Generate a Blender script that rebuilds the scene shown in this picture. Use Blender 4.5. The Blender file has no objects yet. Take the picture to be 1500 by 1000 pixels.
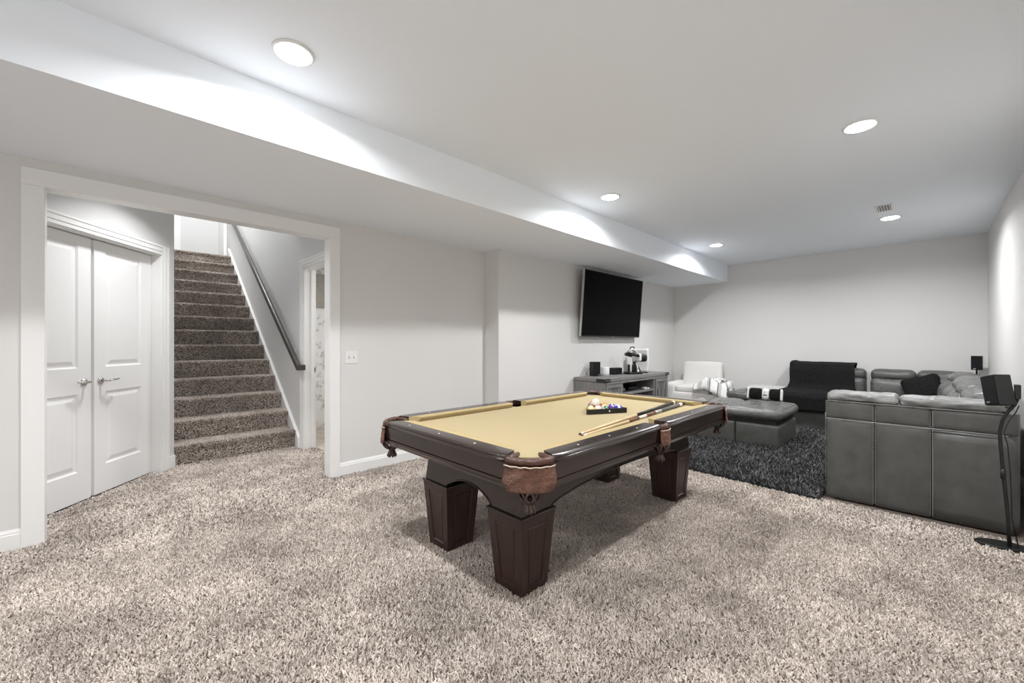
import bpy, math, random
from mathutils import Vector, Matrix, noise
random.seed(7)
SC = bpy.context.scene
COL = SC.collection
PI = math.pi

# ------------------------------------------------------------------ camera
cam_d = bpy.data.cameras.new('camera'); cam = bpy.data.objects.new('camera', cam_d); COL.objects.link(cam)
cam_d.sensor_width = 36.0; cam_d.lens = 598.92 / 1500 * 36.0; cam_d.shift_y = 2.91 / 1500
cam_d.clip_start = 0.02; cam_d.clip_end = 100
cam.location = (0, 0, 1.265); cam.rotation_euler = (PI / 2, 0, math.radians(45.396 - 90))
SC.camera = cam
# ------------------------------------------------------------------ world, exposure
w = bpy.data.worlds.new('world'); SC.world = w; w.use_nodes = True
w.node_tree.nodes['Background'].inputs[0].default_value = (0.9, 0.95, 1.0, 1)
w.node_tree.nodes['Background'].inputs[1].default_value = 0.3
vs = SC.view_settings
vs.view_transform = 'Standard'; vs.look = 'None'; vs.gamma = 1.0; vs.use_curve_mapping = False
vs.exposure = 0.27
SC.cycles.max_bounces = 12; SC.cycles.diffuse_bounces = 8; SC.cycles.glossy_bounces = 4
SC.cycles.sample_clamp_indirect = 6.0
LIGHT_E = 40.0       # ceiling downlight lens emission
CAN_W = 26.0         # ceiling downlight lamp, watts
CAN_SPREAD = 160     # degrees, cut-off of the recessed lamp
HALL_W = 13.0       # hall and stair lamps, watts

def area_light(name, loc, size, watts, shape='DISK', rot=(0, 0, 0), spread=PI):
    d = bpy.data.lights.new(name, 'AREA'); d.shape = shape; d.size = size; d.energy = watts; d.spread = spread
    d.color = (0.985, 0.992, 1.005)
    o = bpy.data.objects.new(name, d); COL.objects.link(o); o.location = loc; o.rotation_euler = rot
    return o
area_light('hall_lamp', (0.50, 4.50, 2.74), 0.20, HALL_W, spread=math.radians(125))
area_light('stair_lamp', (1.07, 8.0, 5.2), 0.45, HALL_W * 5.0)
area_light('bathroom_lamp', (2.7, 4.8, 2.38), 0.5, HALL_W * 1.3)

# ------------------------------------------------------------------ helpers
def tag(o, label=None, cat=None, group=None, kind=None):
    if label: o['label'] = label
    if cat: o['category'] = cat
    if group: o['group'] = group
    if kind: o['kind'] = kind
    return o
def empty(name, loc=(0, 0, 0), rz=0.0, label=None, cat=None, group=None):
    o = bpy.data.objects.new(name, None); COL.objects.link(o)
    o.location = loc; o.rotation_euler = (0, 0, rz); o.empty_display_size = 0.1
    return tag(o, label, cat, group)
def copy_tree(o, parent=None):
    c = o.copy(); COL.objects.link(c)
    if parent: c.parent = parent
    for ch in o.children: copy_tree(ch, c)
    return c

class MB:
    def __init__(s): s.v = []; s.f = []
    def add(s, vs_, fs):
        b = len(s.v); s.v += [tuple(p) for p in vs_]; s.f += [tuple(i + b for i in f) for f in fs]; return s
    def box(s, x0, x1, y0, y1, z0, z1):
        P = [(x, y, z) for z in (z0, z1) for y in (y0, y1) for x in (x0, x1)]
        return s.add(P, [(0, 2, 3, 1), (4, 5, 7, 6), (0, 1, 5, 4), (2, 6, 7, 3), (0, 4, 6, 2), (1, 3, 7, 5)])
    def prism(s, poly, z0, z1):            # polygon in xy (ccw) extruded in z
        n = len(poly)
        P = [(x, y, z0) for x, y in poly] + [(x, y, z1) for x, y in poly]
        F = [tuple(reversed(range(n))), tuple(range(n, 2 * n))] + [(i, (i + 1) % n, n + (i + 1) % n, n + i) for i in range(n)]
        return s.add(P, F)
    def loft(s, rings, closed=True, cap=True):
        n = len(rings[0]); b = len(s.v)
        for r in rings: s.v += [tuple(p) for p in r]
        m = n if closed else n - 1
        for k in range(len(rings) - 1):
            for i in range(m):
                j = (i + 1) % n
                s.f.append((b + k * n + i, b + k * n + j, b + (k + 1) * n + j, b + (k + 1) * n + i))
        if cap and closed:
            s.f.append(tuple(b + i for i in reversed(range(n))))
            e = b + (len(rings) - 1) * n
            s.f.append(tuple(e + i for i in range(n)))
        return s
    def tube(s, pts, r, n=8, cap=True, ry=None):
        pts = [Vector(p) for p in pts]; N = len(pts)
        rs = r if isinstance(r, (list, tuple)) else [r] * N
        rings = []; up = None
        for i, p in enumerate(pts):
            t = (pts[min(i + 1, N - 1)] - pts[max(i - 1, 0)]).normalized()
            if up is None: up = Vector((0, 0, 1)) if abs(t.z) < 0.95 else Vector((1, 0, 0))
            sd = t.cross(up).normalized(); u2 = sd.cross(t).normalized()
            if abs(t.z) >= 0.95 or True: up = u2
            k = (ry / rs[i]) if ry else 1.0
            rings.append([p + sd * rs[i] * math.cos(a) + u2 * rs[i] * k * math.sin(a) for a in (2 * PI * q / n for q in range(n))])
        return s.loft(rings, True, cap)
    def lathe(s, prof, n=20, c=(0, 0, 0), axis='z', cap=True):
        rings = []
        for r, z in prof:
            ring = []
            for q in range(n):
                a = 2 * PI * q / n; x, y = r * math.cos(a), r * math.sin(a)
                p = {'z': (x, y, z), 'x': (z, x, y), 'y': (y, z, x)}[axis]
                ring.append((c[0] + p[0], c[1] + p[1], c[2] + p[2]))
            rings.append(ring)
        return s.loft(rings, True, cap)
    def sphere(s, c, r, n=16, m=10):
        return s.lathe([(max(r * math.sin(PI * k / m), 1e-5), -r * math.cos(PI * k / m)) for k in range(m + 1)], n, c)
    def grid(s, fn, nu, nv):
        b = len(s.v)
        for i in range(nu + 1):
            for j in range(nv + 1): s.v.append(tuple(fn(i / nu, j / nv)))
        for i in range(nu):
            for j in range(nv):
                a = b + i * (nv + 1) + j
                s.f.append((a, a + nv + 1, a + nv + 2, a + 1))
        return s
    def panel(s, P, steps):
        # nested quads on the planar patch P (4 corners ccw seen from outside); steps = (inset, depth) pairs
        P = [Vector(p) for p in P]
        nrm = (P[1] - P[0]).cross(P[3] - P[0]).normalized()
        def ins(d, h):
            out = []
            for i in range(4):
                a = P[i]; e1 = (P[(i + 1) % 4] - a).normalized(); e2 = (P[i - 1] - a).normalized()
                sn = max(e1.cross(e2).length, 0.2)
                out.append(a + (e1 + e2) * d / sn + nrm * h)
            return out
        b = len(s.v); s.v += [tuple(p) for p in P]; k = 0
        for d, h in steps:
            s.v += [tuple(p) for p in ins(d, h)]
            for i in range(4):
                j = (i + 1) % 4
                s.f.append((b + k * 4 + i, b + k * 4 + j, b + k * 4 + 4 + j, b + k * 4 + 4 + i))
            k += 1
        s.f.append(tuple(b + k * 4 + i for i in range(4)))
        return s
    def soft(s, c, size, r, n=10, puff=(0, 0, 0), wr=0.0, fr=6.0, seed=0, taper=None, an=(1, 1, 1)):
        # rounded upholstery block centred on c; puff bulges the faces, wr = wrinkle amplitude
        hx, hy, hz = [q / 2 for q in size]; r = min(r, hx * .98, hy * .98, hz * .98)
        key = {}; b = len(s.v); so = Vector((seed * 7.31, seed * 3.7, seed * 1.9))
        def vert(p):
            k = tuple(round(q, 4) for q in p)
            if k in key: return key[k]
            P = Vector((p[0] * hx, p[1] * hy, p[2] * hz))
            I = Vector((max(-hx + r, min(hx - r, P.x)), max(-hy + r, min(hy - r, P.y)), max(-hz + r, min(hz - r, P.z))))
            d = P - I; d = d.normalized() if d.length > 1e-9 else Vector((0, 0, 1))
            Q = I + d * r
            bx, by, bz = [1 - q * q for q in p]
            Q += Vector((math.copysign(puff[0] * by * bz, p[0]) * abs(p[0]), math.copysign(puff[1] * bx * bz, p[1]) * abs(p[1]), math.copysign(puff[2] * bx * by, p[2]) * abs(p[2])))
            if wr:
                Qa = Vector((Q.x * an[0], Q.y * an[1], Q.z * an[2]))
                Q += d * wr * (noise.noise(Qa * fr + so) + 0.6 * noise.noise(Vector((Qa.x * fr * 2.6, Qa.y * fr * 2.6, Qa.z * fr * 1.2)) + so))
            if taper: Q = taper(Q)
            key[k] = len(s.v); s.v.append((Q.x + c[0], Q.y + c[1], Q.z + c[2])); return key[k]
        T = [math.copysign(1 - (1 - abs(t)) ** 1.5, t) for t in [-1 + 2 * i / n for i in range(n + 1)]]
        for ax in range(3):
            for sg in (-1, 1):
                for i in range(n):
                    for j in range(n):
                        q = []
                        for (u, v) in ((T[i], T[j]), (T[i + 1], T[j]), (T[i + 1], T[j + 1]), (T[i], T[j + 1])):
                            p = [0, 0, 0]; p[ax] = sg; p[(ax + 1) % 3] = u; p[(ax + 2) % 3] = v; q.append(vert(p))
                        s.f.append(tuple(q) if sg > 0 else tuple(reversed(q)))
        return s
    def xf(s, M, start=0):
        for i in range(start, len(s.v)): s.v[i] = tuple(M @ Vector(s.v[i]))
        return s
    def build(s, name, mat, parent=None, smooth=False, bev=0.0, seg=2, loc=None, kind=None, label=None, sub=0, solid=0.0):
        me = bpy.data.meshes.new(name); me.from_pydata(s.v, [], s.f); me.validate(); me.update()
        if mat: me.materials.append(mat)
        if smooth or bev:
            me.polygons.foreach_set('use_smooth', [True] * len(me.polygons))
        o = bpy.data.objects.new(name, me); COL.objects.link(o)
        if parent: o.parent = parent
        if loc: o.location = loc
        if solid:
            m = o.modifiers.new('solid', 'SOLIDIFY'); m.thickness = solid; m.offset = 0
        if bev:
            m = o.modifiers.new('bev', 'BEVEL'); m.width = bev; m.segments = seg; m.limit_method = 'ANGLE'; m.angle_limit = math.radians(35); m.harden_normals = True
        if sub:
            m = o.modifiers.new('sub', 'SUBSURF'); m.levels = sub; m.render_levels = sub
        if kind: o['kind'] = kind
        if label: o['label'] = label
        return o

def boxmb(*a): return MB().box(*a)

# ------------------------------------------------------------------ materials
class NT:
    def __init__(s, name):
        s.m = bpy.data.materials.new(name); s.m.use_nodes = True; s.t = s.m.node_tree
        s.b = s.t.nodes['Principled BSDF']; s.out = s.t.nodes['Material Output']
    def n(s, typ, **kw):
        x = s.t.nodes.new(typ)
        for k, v in kw.items():
            if k in x.inputs: x.inputs[k].default_value = v
            else: setattr(x, k, v)
        return x
    def l(s, a, b): s.t.links.new(a, b)
    def coord(s, scale=(1, 1, 1), out='Object', rot=(0, 0, 0)):
        c = s.n('ShaderNodeTexCoord'); m = s.n('ShaderNodeMapping'); m.inputs['Scale'].default_value = scale; m.inputs['Rotation'].default_value = rot
        s.l(c.outputs[out], m.inputs['Vector']); return m.outputs['Vector']
    def noise(s, vec, scale, detail=3, rough=0.55):
        x = s.n('ShaderNodeTexNoise'); x.inputs['Scale'].default_value = scale; x.inputs['Detail'].default_value = detail; x.inputs['Roughness'].default_value = rough
        if vec is not None: s.l(vec, x.inputs['Vector'])
        return x.outputs['Fac']
    def ramp(s, fac, stops):
        r = s.n('ShaderNodeValToRGB'); e = r.color_ramp.elements
        while len(e) < len(stops): e.new(0.5)
        for el, (p, c) in zip(e, stops): el.position = p; el.color = (*c, 1) if len(c) == 3 else c
        s.l(fac, r.inputs['Fac']); return r.outputs['Color']
    def bump(s, h, strength=0.3, dist=0.01):
        x = s.n('ShaderNodeBump'); x.inputs['Strength'].default_value = strength; x.inputs['Distance'].default_value = dist
        s.l(h, x.inputs['Height']); s.l(x.outputs['Normal'], s.b.inputs['Normal'])
    def set(s, color=None, rough=None, metal=None, spec=None, emit=None, estr=None, coat=None, sheen=None):
        B = s.b.inputs
        if color is not None: B['Base Color'].default_value = (*color, 1)
        if rough is not None: B['Roughness'].default_value = rough
        if metal is not None: B['Metallic'].default_value = metal
        if spec is not None: B['Specular IOR Level'].default_value = spec
        if coat is not None: B['Coat Weight'].default_value = coat; B['Coat Roughness'].default_value = 0.12
        if sheen is not None: B['Sheen Weight'].default_value = sheen; B['Sheen Roughness'].default_value = 0.5
        if emit is not None: B['Emission Color'].default_value = (*emit, 1); B['Emission Strength'].default_value = estr
        return s

def m_paint(name, color, rough=0.55, bump=0.06, scale=260):
    n = NT(name).set(color, rough, spec=0.3); v = n.coord()
    n.bump(n.noise(v, scale, 2), bump, 0.002); return n.m
def m_plain(name, color, rough=0.5, metal=0.0, spec=0.5, var=0.12, scale=40):
    n = NT(name).set(color, rough, metal, spec); v = n.coord()
    f = n.noise(v, scale, 3)
    n.l(n.ramp(f, [(0.3, tuple(c * (1 - var) for c in color)), (0.7, tuple(min(1, c * (1 + var)) for c in color))]), n.b.inputs['Base Color'])
    return n.m
def m_wood(name, dark, light, rough=0.32, scale=(1.2, 22, 22), coat=0.15, big=4.0):
    n = NT(name).set(dark, rough, coat=coat); v = n.coord(scale)
    f = n.noise(v, big, 6, 0.62)
    n.l(n.ramp(f, [(0.32, dark), (0.68, light)]), n.b.inputs['Base Color'])
    n.bump(f, 0.12, 0.002); return n.m
def m_leather(name, c0, c1, rough=0.36, grain=420, wr=0.35, wscale=7):
    n = NT(name).set(c0, rough, spec=0.5); v = n.coord()
    f = n.noise(v, 9, 4); n.l(n.ramp(f, [(0.3, c0), (0.72, c1)]), n.b.inputs['Base Color'])
    vo = n.n('ShaderNodeTexVoronoi'); vo.inputs['Scale'].default_value = grain; n.l(v, vo.inputs['Vector'])
    w1 = n.noise(v, wscale, 5, 0.6)
    mx = n.n('ShaderNodeMath', operation='MULTIPLY_ADD'); n.l(w1, mx.inputs[0]); mx.inputs[1].default_value = 6.0; n.l(vo.outputs['Distance'], mx.inputs[2])
    n.bump(mx.outputs[0], wr, 0.004)
    r = n.n('ShaderNodeMapRange'); r.inputs['To Min'].default_value = rough - 0.07; r.inputs['To Max'].default_value = rough + 0.1
    n.l(f, r.inputs['Value']); n.l(r.outputs[0], n.b.inputs['Roughness']); return n.m

WALL_C = (0.70, 0.69, 0.675)
M = {}
M['wall'] = m_paint('wall_paint_greige', WALL_C, 0.6)
M['ceil'] = m_paint('ceiling_paint', (0.87, 0.91, 0.955), 0.75, 0.10, 180)
M['hallwall'] = m_paint('hall_paint', (0.66, 0.66, 0.655), 0.6)
M['trim'] = m_paint('white_trim_paint', (0.82, 0.82, 0.81), 0.32, 0.02, 60)
M['door'] = m_paint('white_door_paint', (0.80, 0.80, 0.795), 0.34, 0.03, 60)

def m_carpet():
    n = NT('beige_carpet_backing').set((0.3, 0.25, 0.21), 0.95, spec=0.1); v = n.coord()
    f = n.noise(v, 130, 4, 0.7); g = n.noise(v, 1.6, 3)
    c = n.ramp(f, [(0.34, (0.10, 0.078, 0.064)), (0.62, (0.28, 0.235, 0.20))])
    mx = n.n('ShaderNodeMix', data_type='RGBA', blend_type='MULTIPLY'); mx.inputs[0].default_value = 1.0
    n.l(c, mx.inputs[6]); n.l(n.ramp(g, [(0.35, (0.85, 0.85, 0.85)), (0.65, (1, 1, 1))]), mx.inputs[7])
    n.l(mx.outputs[2], n.b.inputs['Base Color']); n.bump(f, 1.0, 0.012); return n.m
def m_tuft(name, lo, mid, hi, world_scale=2.2):
    n = NT(name).set(mid, 0.95, spec=0.08, sheen=0.15)
    oi = n.n('ShaderNodeObjectInfo')
    c = n.ramp(oi.outputs['Random'], [(0.0, lo), (0.45, mid), (1.0, hi)])
    f = n.noise(oi.outputs['Location'], world_scale, 4, 0.62)
    mx = n.n('ShaderNodeMix', data_type='RGBA', blend_type='MULTIPLY'); mx.inputs[0].default_value = 1.0
    n.l(c, mx.inputs[6]); n.l(n.ramp(f, [(0.36, (0.66, 0.65, 0.64)), (0.62, (1, 1, 1))]), mx.inputs[7])
    n.l(mx.outputs[2], n.b.inputs['Base Color']); return n.m
M['carpet'] = m_carpet()
M['tuft'] = m_tuft('beige_carpet_yarn', (0.42, 0.36, 0.315), (0.68, 0.605, 0.545), (0.86, 0.79, 0.73))
M['rugbase'] = m_plain('rug_backing', (0.02, 0.02, 0.021), 0.95, var=0.4, scale=60)
M['rugtuft'] = m_tuft('charcoal_shag_yarn', (0.010, 0.010, 0.011), (0.042, 0.042, 0.044), (0.28, 0.28, 0.28), 5)
M['wood'] = m_wood('espresso_wood', (0.013, 0.008, 0.007), (0.036, 0.021, 0.016), 0.22, (1.2, 24, 24), 0.22)
M['woodv'] = m_wood('espresso_wood_upright', (0.020, 0.010, 0.008), (0.054, 0.027, 0.020), 0.36, (24, 24, 1.2), 0.05)
M['felt'] = m_plain('gold_felt', (0.41, 0.335, 0.20), 0.92, spec=0.12, var=0.05, scale=300)
M['feltc'] = m_plain('gold_felt_cushion', (0.41, 0.325, 0.175), 0.9, spec=0.12, var=0.06, scale=300)
M['sight'] = m_plain('pearl_inlay', (0.75, 0.72, 0.66), 0.25)
M['ptan'] = m_leather('worn_brown_leather', (0.055, 0.022, 0.013), (0.27, 0.12, 0.072), 0.36, 300, 0.9, 42)
M['pdark'] = m_leather('brown_roll_leather', (0.045, 0.019, 0.013), (0.10, 0.042, 0.027), 0.24, 260, 0.3, 18)
M['pnet'] = m_leather('dark_strap_leather', (0.030, 0.018, 0.014), (0.085, 0.052, 0.040), 0.30, 200, 0.3, 18)
M['cream'] = m_plain('cream_welt', (0.55, 0.45, 0.36), 0.6)
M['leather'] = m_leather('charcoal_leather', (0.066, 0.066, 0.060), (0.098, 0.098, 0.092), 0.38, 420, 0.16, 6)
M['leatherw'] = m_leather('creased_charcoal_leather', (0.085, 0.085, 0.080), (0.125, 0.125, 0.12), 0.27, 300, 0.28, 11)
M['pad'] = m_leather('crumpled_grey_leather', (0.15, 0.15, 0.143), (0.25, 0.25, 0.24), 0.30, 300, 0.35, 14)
M['stitch'] = m_plain('grey_thread', (0.40, 0.40, 0.38), 0.6)
M['fur'] = m_plain('black_plush', (0.010, 0.010, 0.010), 0.95, spec=0.15, var=0.5, scale=50)
M['blk'] = m_plain('black_plastic', (0.008, 0.008, 0.008), 0.42)
M['blkm'] = m_plain('black_metal', (0.02, 0.02, 0.02), 0.42, 0.3)
M['grille'] = m_plain('black_speaker_grille', (0.009, 0.009, 0.010), 0.75, spec=0.2, var=0.5, scale=500)
M['screen'] = NT('tv_screen').set((0.002, 0.002, 0.002), 0.30, spec=0.04).m
M['silver'] = m_plain('brushed_silver', (0.55, 0.55, 0.55), 0.35, 0.9)
M['chrome'] = m_plain('satin_nickel', (0.62, 0.61, 0.59), 0.22, 1.0, var=0.03)
M['white'] = m_plain('white_plastic', (0.80, 0.80, 0.79), 0.38, var=0.02)
M['wfab'] = m_plain('white_fabric', (0.74, 0.73, 0.71), 0.9, spec=0.2, var=0.05, scale=120)
M['lgrey'] = m_plain('light_grey_fleece', (0.45, 0.45, 0.43), 0.95, spec=0.2, var=0.12, scale=60)
M['gwood'] = m_wood('weathered_grey_wood', (0.13, 0.125, 0.12), (0.27, 0.26, 0.25), 0.6, (1.5, 26, 26), 0.0)
M['gwoodv'] = m_wood('weathered_grey_wood_upright', (0.12, 0.115, 0.11), (0.25, 0.24, 0.23), 0.6, (26, 26, 1.5), 0.0)
M['gwoodd'] = m_wood('darker_grey_planks', (0.075, 0.072, 0.07), (0.16, 0.155, 0.15), 0.65, (26, 26, 1.5), 0.0)
M['groove'] = m_plain('dark_groove', (0.03, 0.03, 0.03), 0.8)
M['hrail'] = m_wood('dark_handrail_wood', (0.035, 0.032, 0.028), (0.07, 0.062, 0.055), 0.3, (24, 1.2, 24))
M['maple'] = m_plain('maple_shaft', (0.72, 0.55, 0.33), 0.3, var=0.06, scale=20)
M['cwood'] = m_plain('reddish_cue_wood', (0.16, 0.06, 0.03), 0.25, var=0.2)
M['ivory'] = m_plain('ivory_ferrule', (0.82, 0.78, 0.68), 0.3)
M['tip'] = m_plain('brown_cue_tip', (0.12, 0.05, 0.03), 0.8)
M['wrap'] = m_plain('grey_cue_wrap', (0.10, 0.10, 0.095), 0.6, var=0.3, scale=120)
n_ = NT('lamp_lens').set((0.9, 0.9, 0.9), 0.4, emit=(0.99, 0.995, 1.0), estr=LIGHT_E); M['lens'] = n_.m

def m_plaid():
    n = NT('grey_white_plaid').set((0.7, 0.7, 0.68), 0.95, spec=0.15)
    c = n.n('ShaderNodeTexCoord'); sp = n.n('ShaderNodeSeparateXYZ'); n.l(c.outputs['Generated'], sp.inputs[0])
    def stripe(o, k, th, ph):
        a = n.n('ShaderNodeMath', operation='MULTIPLY_ADD'); n.l(o, a.inputs[0]); a.inputs[1].default_value = k; a.inputs[2].default_value = ph
        f = n.n('ShaderNodeMath', operation='FRACT'); n.l(a.outputs[0], f.inputs[0])
        g = n.n('ShaderNodeMath', operation='LESS_THAN'); n.l(f.outputs[0], g.inputs[0]); g.inputs[1].default_value = th
        return g.outputs[0]
    s1 = stripe(sp.outputs['X'], 3.4, 0.40, 0.45); s2 = stripe(sp.outputs['Y'], 3.6, 0.38, 0.25)
    s3 = stripe(sp.outputs['X'], 4.2, 0.08, 0.05); s4 = stripe(sp.outputs['Y'], 4.4, 0.08, 0.75)
    def add(a, b):
        x = n.n('ShaderNodeMath', operation='ADD'); n.l(a, x.inputs[0]); n.l(b, x.inputs[1]); return x.outputs[0]
    t = add(add(s1, s2), add(s3, s4))
    d = n.n('ShaderNodeMath', operation='MULTIPLY'); n.l(t, d.inputs[0]); d.inputs[1].default_value = 0.5
    n.l(n.ramp(d.outputs[0], [(0.0, (0.80, 0.79, 0.77)), (0.5, (0.48, 0.48, 0.47)), (1.0, (0.10, 0.10, 0.10))]), n.b.inputs['Base Color'])
    n.bump(n.noise(n.coord(), 180, 3), 0.4, 0.004); return n.m
M['plaid'] = m_plaid()
def m_bath():
    n = NT('patterned_white_curtain').set((0.82, 0.81, 0.79), 0.7); v = n.coord()
    f = n.noise(v, 9, 5, 0.7)
    n.l(n.ramp(f, [(0.40, (0.55, 0.53, 0.50)), (0.50, (0.85, 0.84, 0.82))]), n.b.inputs['Base Color']); return n.m
M['bath'] = m_bath()

# ------------------------------------------------------------------ room shell
H, HS = 2.745, 2.421
YW, YT, YS, XF, YR, XB0 = 3.931, 3.671, 2.641, 8.329, -0.573, -3.0
def struct(mb, name, mat, **kw):
    o = mb.build(name, mat, **kw); o['kind'] = 'structure'; return o
floor = struct(boxmb(XB0 - .1, XF + .1, YR - .1, 11.5, -0.12, 0), 'floor', M['carpet'])
struct(boxmb(XB0 - .1, XF + .1, YR - .1, YS + .6, H, H + .1), 'ceiling', M['ceil'])
struct(boxmb(XB0, XF, YS, YW + .12, HS, H + .1), 'ceiling_soffit', M['ceil'])
struct(boxmb(XF, XF + .12, YR - .12, YW + .2, 0, H), 'wall_far', M['wall'])
struct(boxmb(XB0 - .1, XF, YR - .12, YR, 0, H), 'wall_right', M['wall'])
struct(boxmb(XB0 - .12, XB0, YR, YW, 0, H), 'wall_back', M['wall'])
OX0, OX1, OZ = -0.288, 1.472, 2.252        # cased opening
wl = MB().box(XB0, OX0 - .015, YW, YW + .12, 0, HS).box(OX1 + .015, 3.39, YW, YW + .12, 0, HS).box(OX0 - .015, OX1 + .015, YW, YW + .12, OZ + .015, HS)
struct(wl, 'wall_left', M['wall'])
struct(boxmb(3.39, XF, YT, YW + .12, 0, HS), 'wall_left', M['wall'])     # the bumped-out part that carries the tv

# opening trim: jamb lining + flat casing boards
tr = empty('trim_1', (0, YW, 0)); tr['kind'] = 'structure'
boxmb(OX0 - .015, OX0, 0, .118, 0, OZ).build('jamb', M['trim'], tr)
boxmb(OX1, OX1 + .015, 0, .118, 0, OZ).build('jamb', M['trim'], tr)
boxmb(OX0 - .015, OX1 + .015, 0, .118, OZ, OZ + .014).build('jamb', M['trim'], tr)
boxmb(OX0 - .098, OX0, -.02, 0, 0, OZ).build('casing_board', M['trim'], tr, bev=.003)
boxmb(OX1, OX1 + .094, -.02, 0, 0, OZ).build('casing_board', M['trim'], tr, bev=.003)
boxmb(OX0 - .098, OX1 + .094, -.021, 0, OZ, OZ + .108).build('casing_board', M['trim'], tr, bev=.003)

def baseboard(name, a, b, nrm, h=.125):
    a, b, nn = Vector((*a, 0)), Vector((*b, 0)), Vector((*nrm, 0))
    prof = [(0, 0), (.015, 0), (.015, h * .76), (.011, h * .80), (.011, h * .88), (.006, h * .95), (.004, h), (0, h)]
    mb = MB(); mb.loft([[p + nn * d + Vector((0, 0, z)) for d, z in prof] for p in (a, b)])
    return struct(mb, name, M['trim'])
baseboard('baseboard_left', (XB0, YW), (OX0 - .098, YW), (0, -1))
baseboard('baseboard_left', (OX1 + .094, YW), (3.39, YW), (0, -1))
baseboard('baseboard_left', (3.39, YW), (3.39, YT), (-1, 0))
baseboard('baseboard_left', (3.39, YT), (XF, YT), (0, -1))
baseboard('baseboard_far', (XF, YT), (XF, YR), (-1, 0))
baseboard('baseboard_right', (XF, YR), (XB0, YR), (0, 1))

# ------------------------------------------------------------------ hall behind the opening
XR = 1.66                                   # right hall / stair wall
XL = 0.476                                  # left stair wall
DY0, DY1, DZ = 4.33, 5.22, 2.165            # bathroom door opening in the right hall wall
hr = MB().box(XR, XR + .13, YW + .12, DY0, 0, 5.4).box(XR, XR + .13, DY1, 11.3, 0, 5.4).box(XR, XR + .13, DY0, DY1, DZ, 5.4)
struct(hr, 'wall_stair_right', M['hallwall'])
struct(boxmb(XL - .12, XL, 5.42, 11.3, 0, 5.4), 'wall_stair_left', M['hallwall'])
struct(boxmb(XL - .12, XR + .13, 10.2, 10.32, 2.7, 5.4), 'wall_landing', M['hallwall'])
struct(MB().box(-1.6, XR, YW + .12, 5.6, 2.75, 2.85), 'ceiling_hall', M['ceil'])
struct(MB().box(XL - .12, XR + .13, 5.6, 10.3, 5.3, 5.4), 'ceiling_stair', M['ceil'])
struct(MB().box(XL, XR, 5.5, 5.6, 2.85, 5.3), 'wall_stair_front', M['hallwall'])

# angled closet wall: local x along the wall, local y into the closet (-y faces the hall)
cw_ang = math.radians(52.4)
CW = empty('wall_closet', (-0.325, 4.509, 0), cw_ang); CW['kind'] = 'structure'
E0 = -.082                                  # front of plasterboard (door face at y = 0)
DA, DB, DH = -.272, 1.022, 2.132
mb = MB().box(-.78, DA, E0, .03, 0, 2.75).box(DB, 1.207, E0, .03, 0, 2.75).box(DA, DB, E0, .03, DH, 2.75)
mb.build('plasterboard', M['hallwall'], CW)
for (x0, x1) in ((DA - .002, DA + .006), (DB - .006, DB + .002)):
    boxmb(x0, x1, E0 - .002, .03, 0, DH).build('jamb', M['trim'], CW)
boxmb(DA, DB, E0 - .002, .03, DH - .006, DH + .002).build('jamb', M['trim'], CW)
def casing_profile(x0, x1, z0, z1, vertical, outer):
    # colonial casing: stepped slab
    mb = MB()
    if vertical:
        s_ = 1 if outer > 0 else -1; xi = x0 if s_ > 0 else x1
        for a, b, t in ((0, .03, .012), (.03, .07, .017), (.07, .09, .022)):
            q = sorted((xi + s_ * a, xi + s_ * b)); mb.box(q[0], q[1], -t, 0, z0, z1)
    else:
        for a, b, t in ((0, .03, .012), (.03, .07, .017), (.07, .09, .022)):
            mb.box(x0, x1, -t, 0, z0 + a, z0 + b)
    return mb
casing_profile(DB, 0, 0, DH + .09, True, 1).xf(Matrix.Translation((0, E0, 0))).build('casing_board', M['trim'], CW, bev=.002)
casing_profile(0, DA, 0, DH + .09, True, -1).xf(Matrix.Translation((0, E0, 0))).build('casing_board', M['trim'], CW, bev=.002)
casing_profile(DA, DB, DH, 0, False, 1).xf(Matrix.Translation((0, E0, 0))).build('casing_board', M['trim'], CW, bev=.002)
boxmb(.12 - .9, DA - .09, E0 - .015, E0, 0, .125).build('skirting', M['trim'], CW, bev=.003)
boxmb(DB + .09, 1.207, E0 - .015, E0, 0, .125).build('skirting', M['trim'], CW, bev=.003)
boxmb(DA - .05, DB + .05, .06, .75, 0.001, 2.3).build('closet_backing', M['hallwall'], CW)

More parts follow.
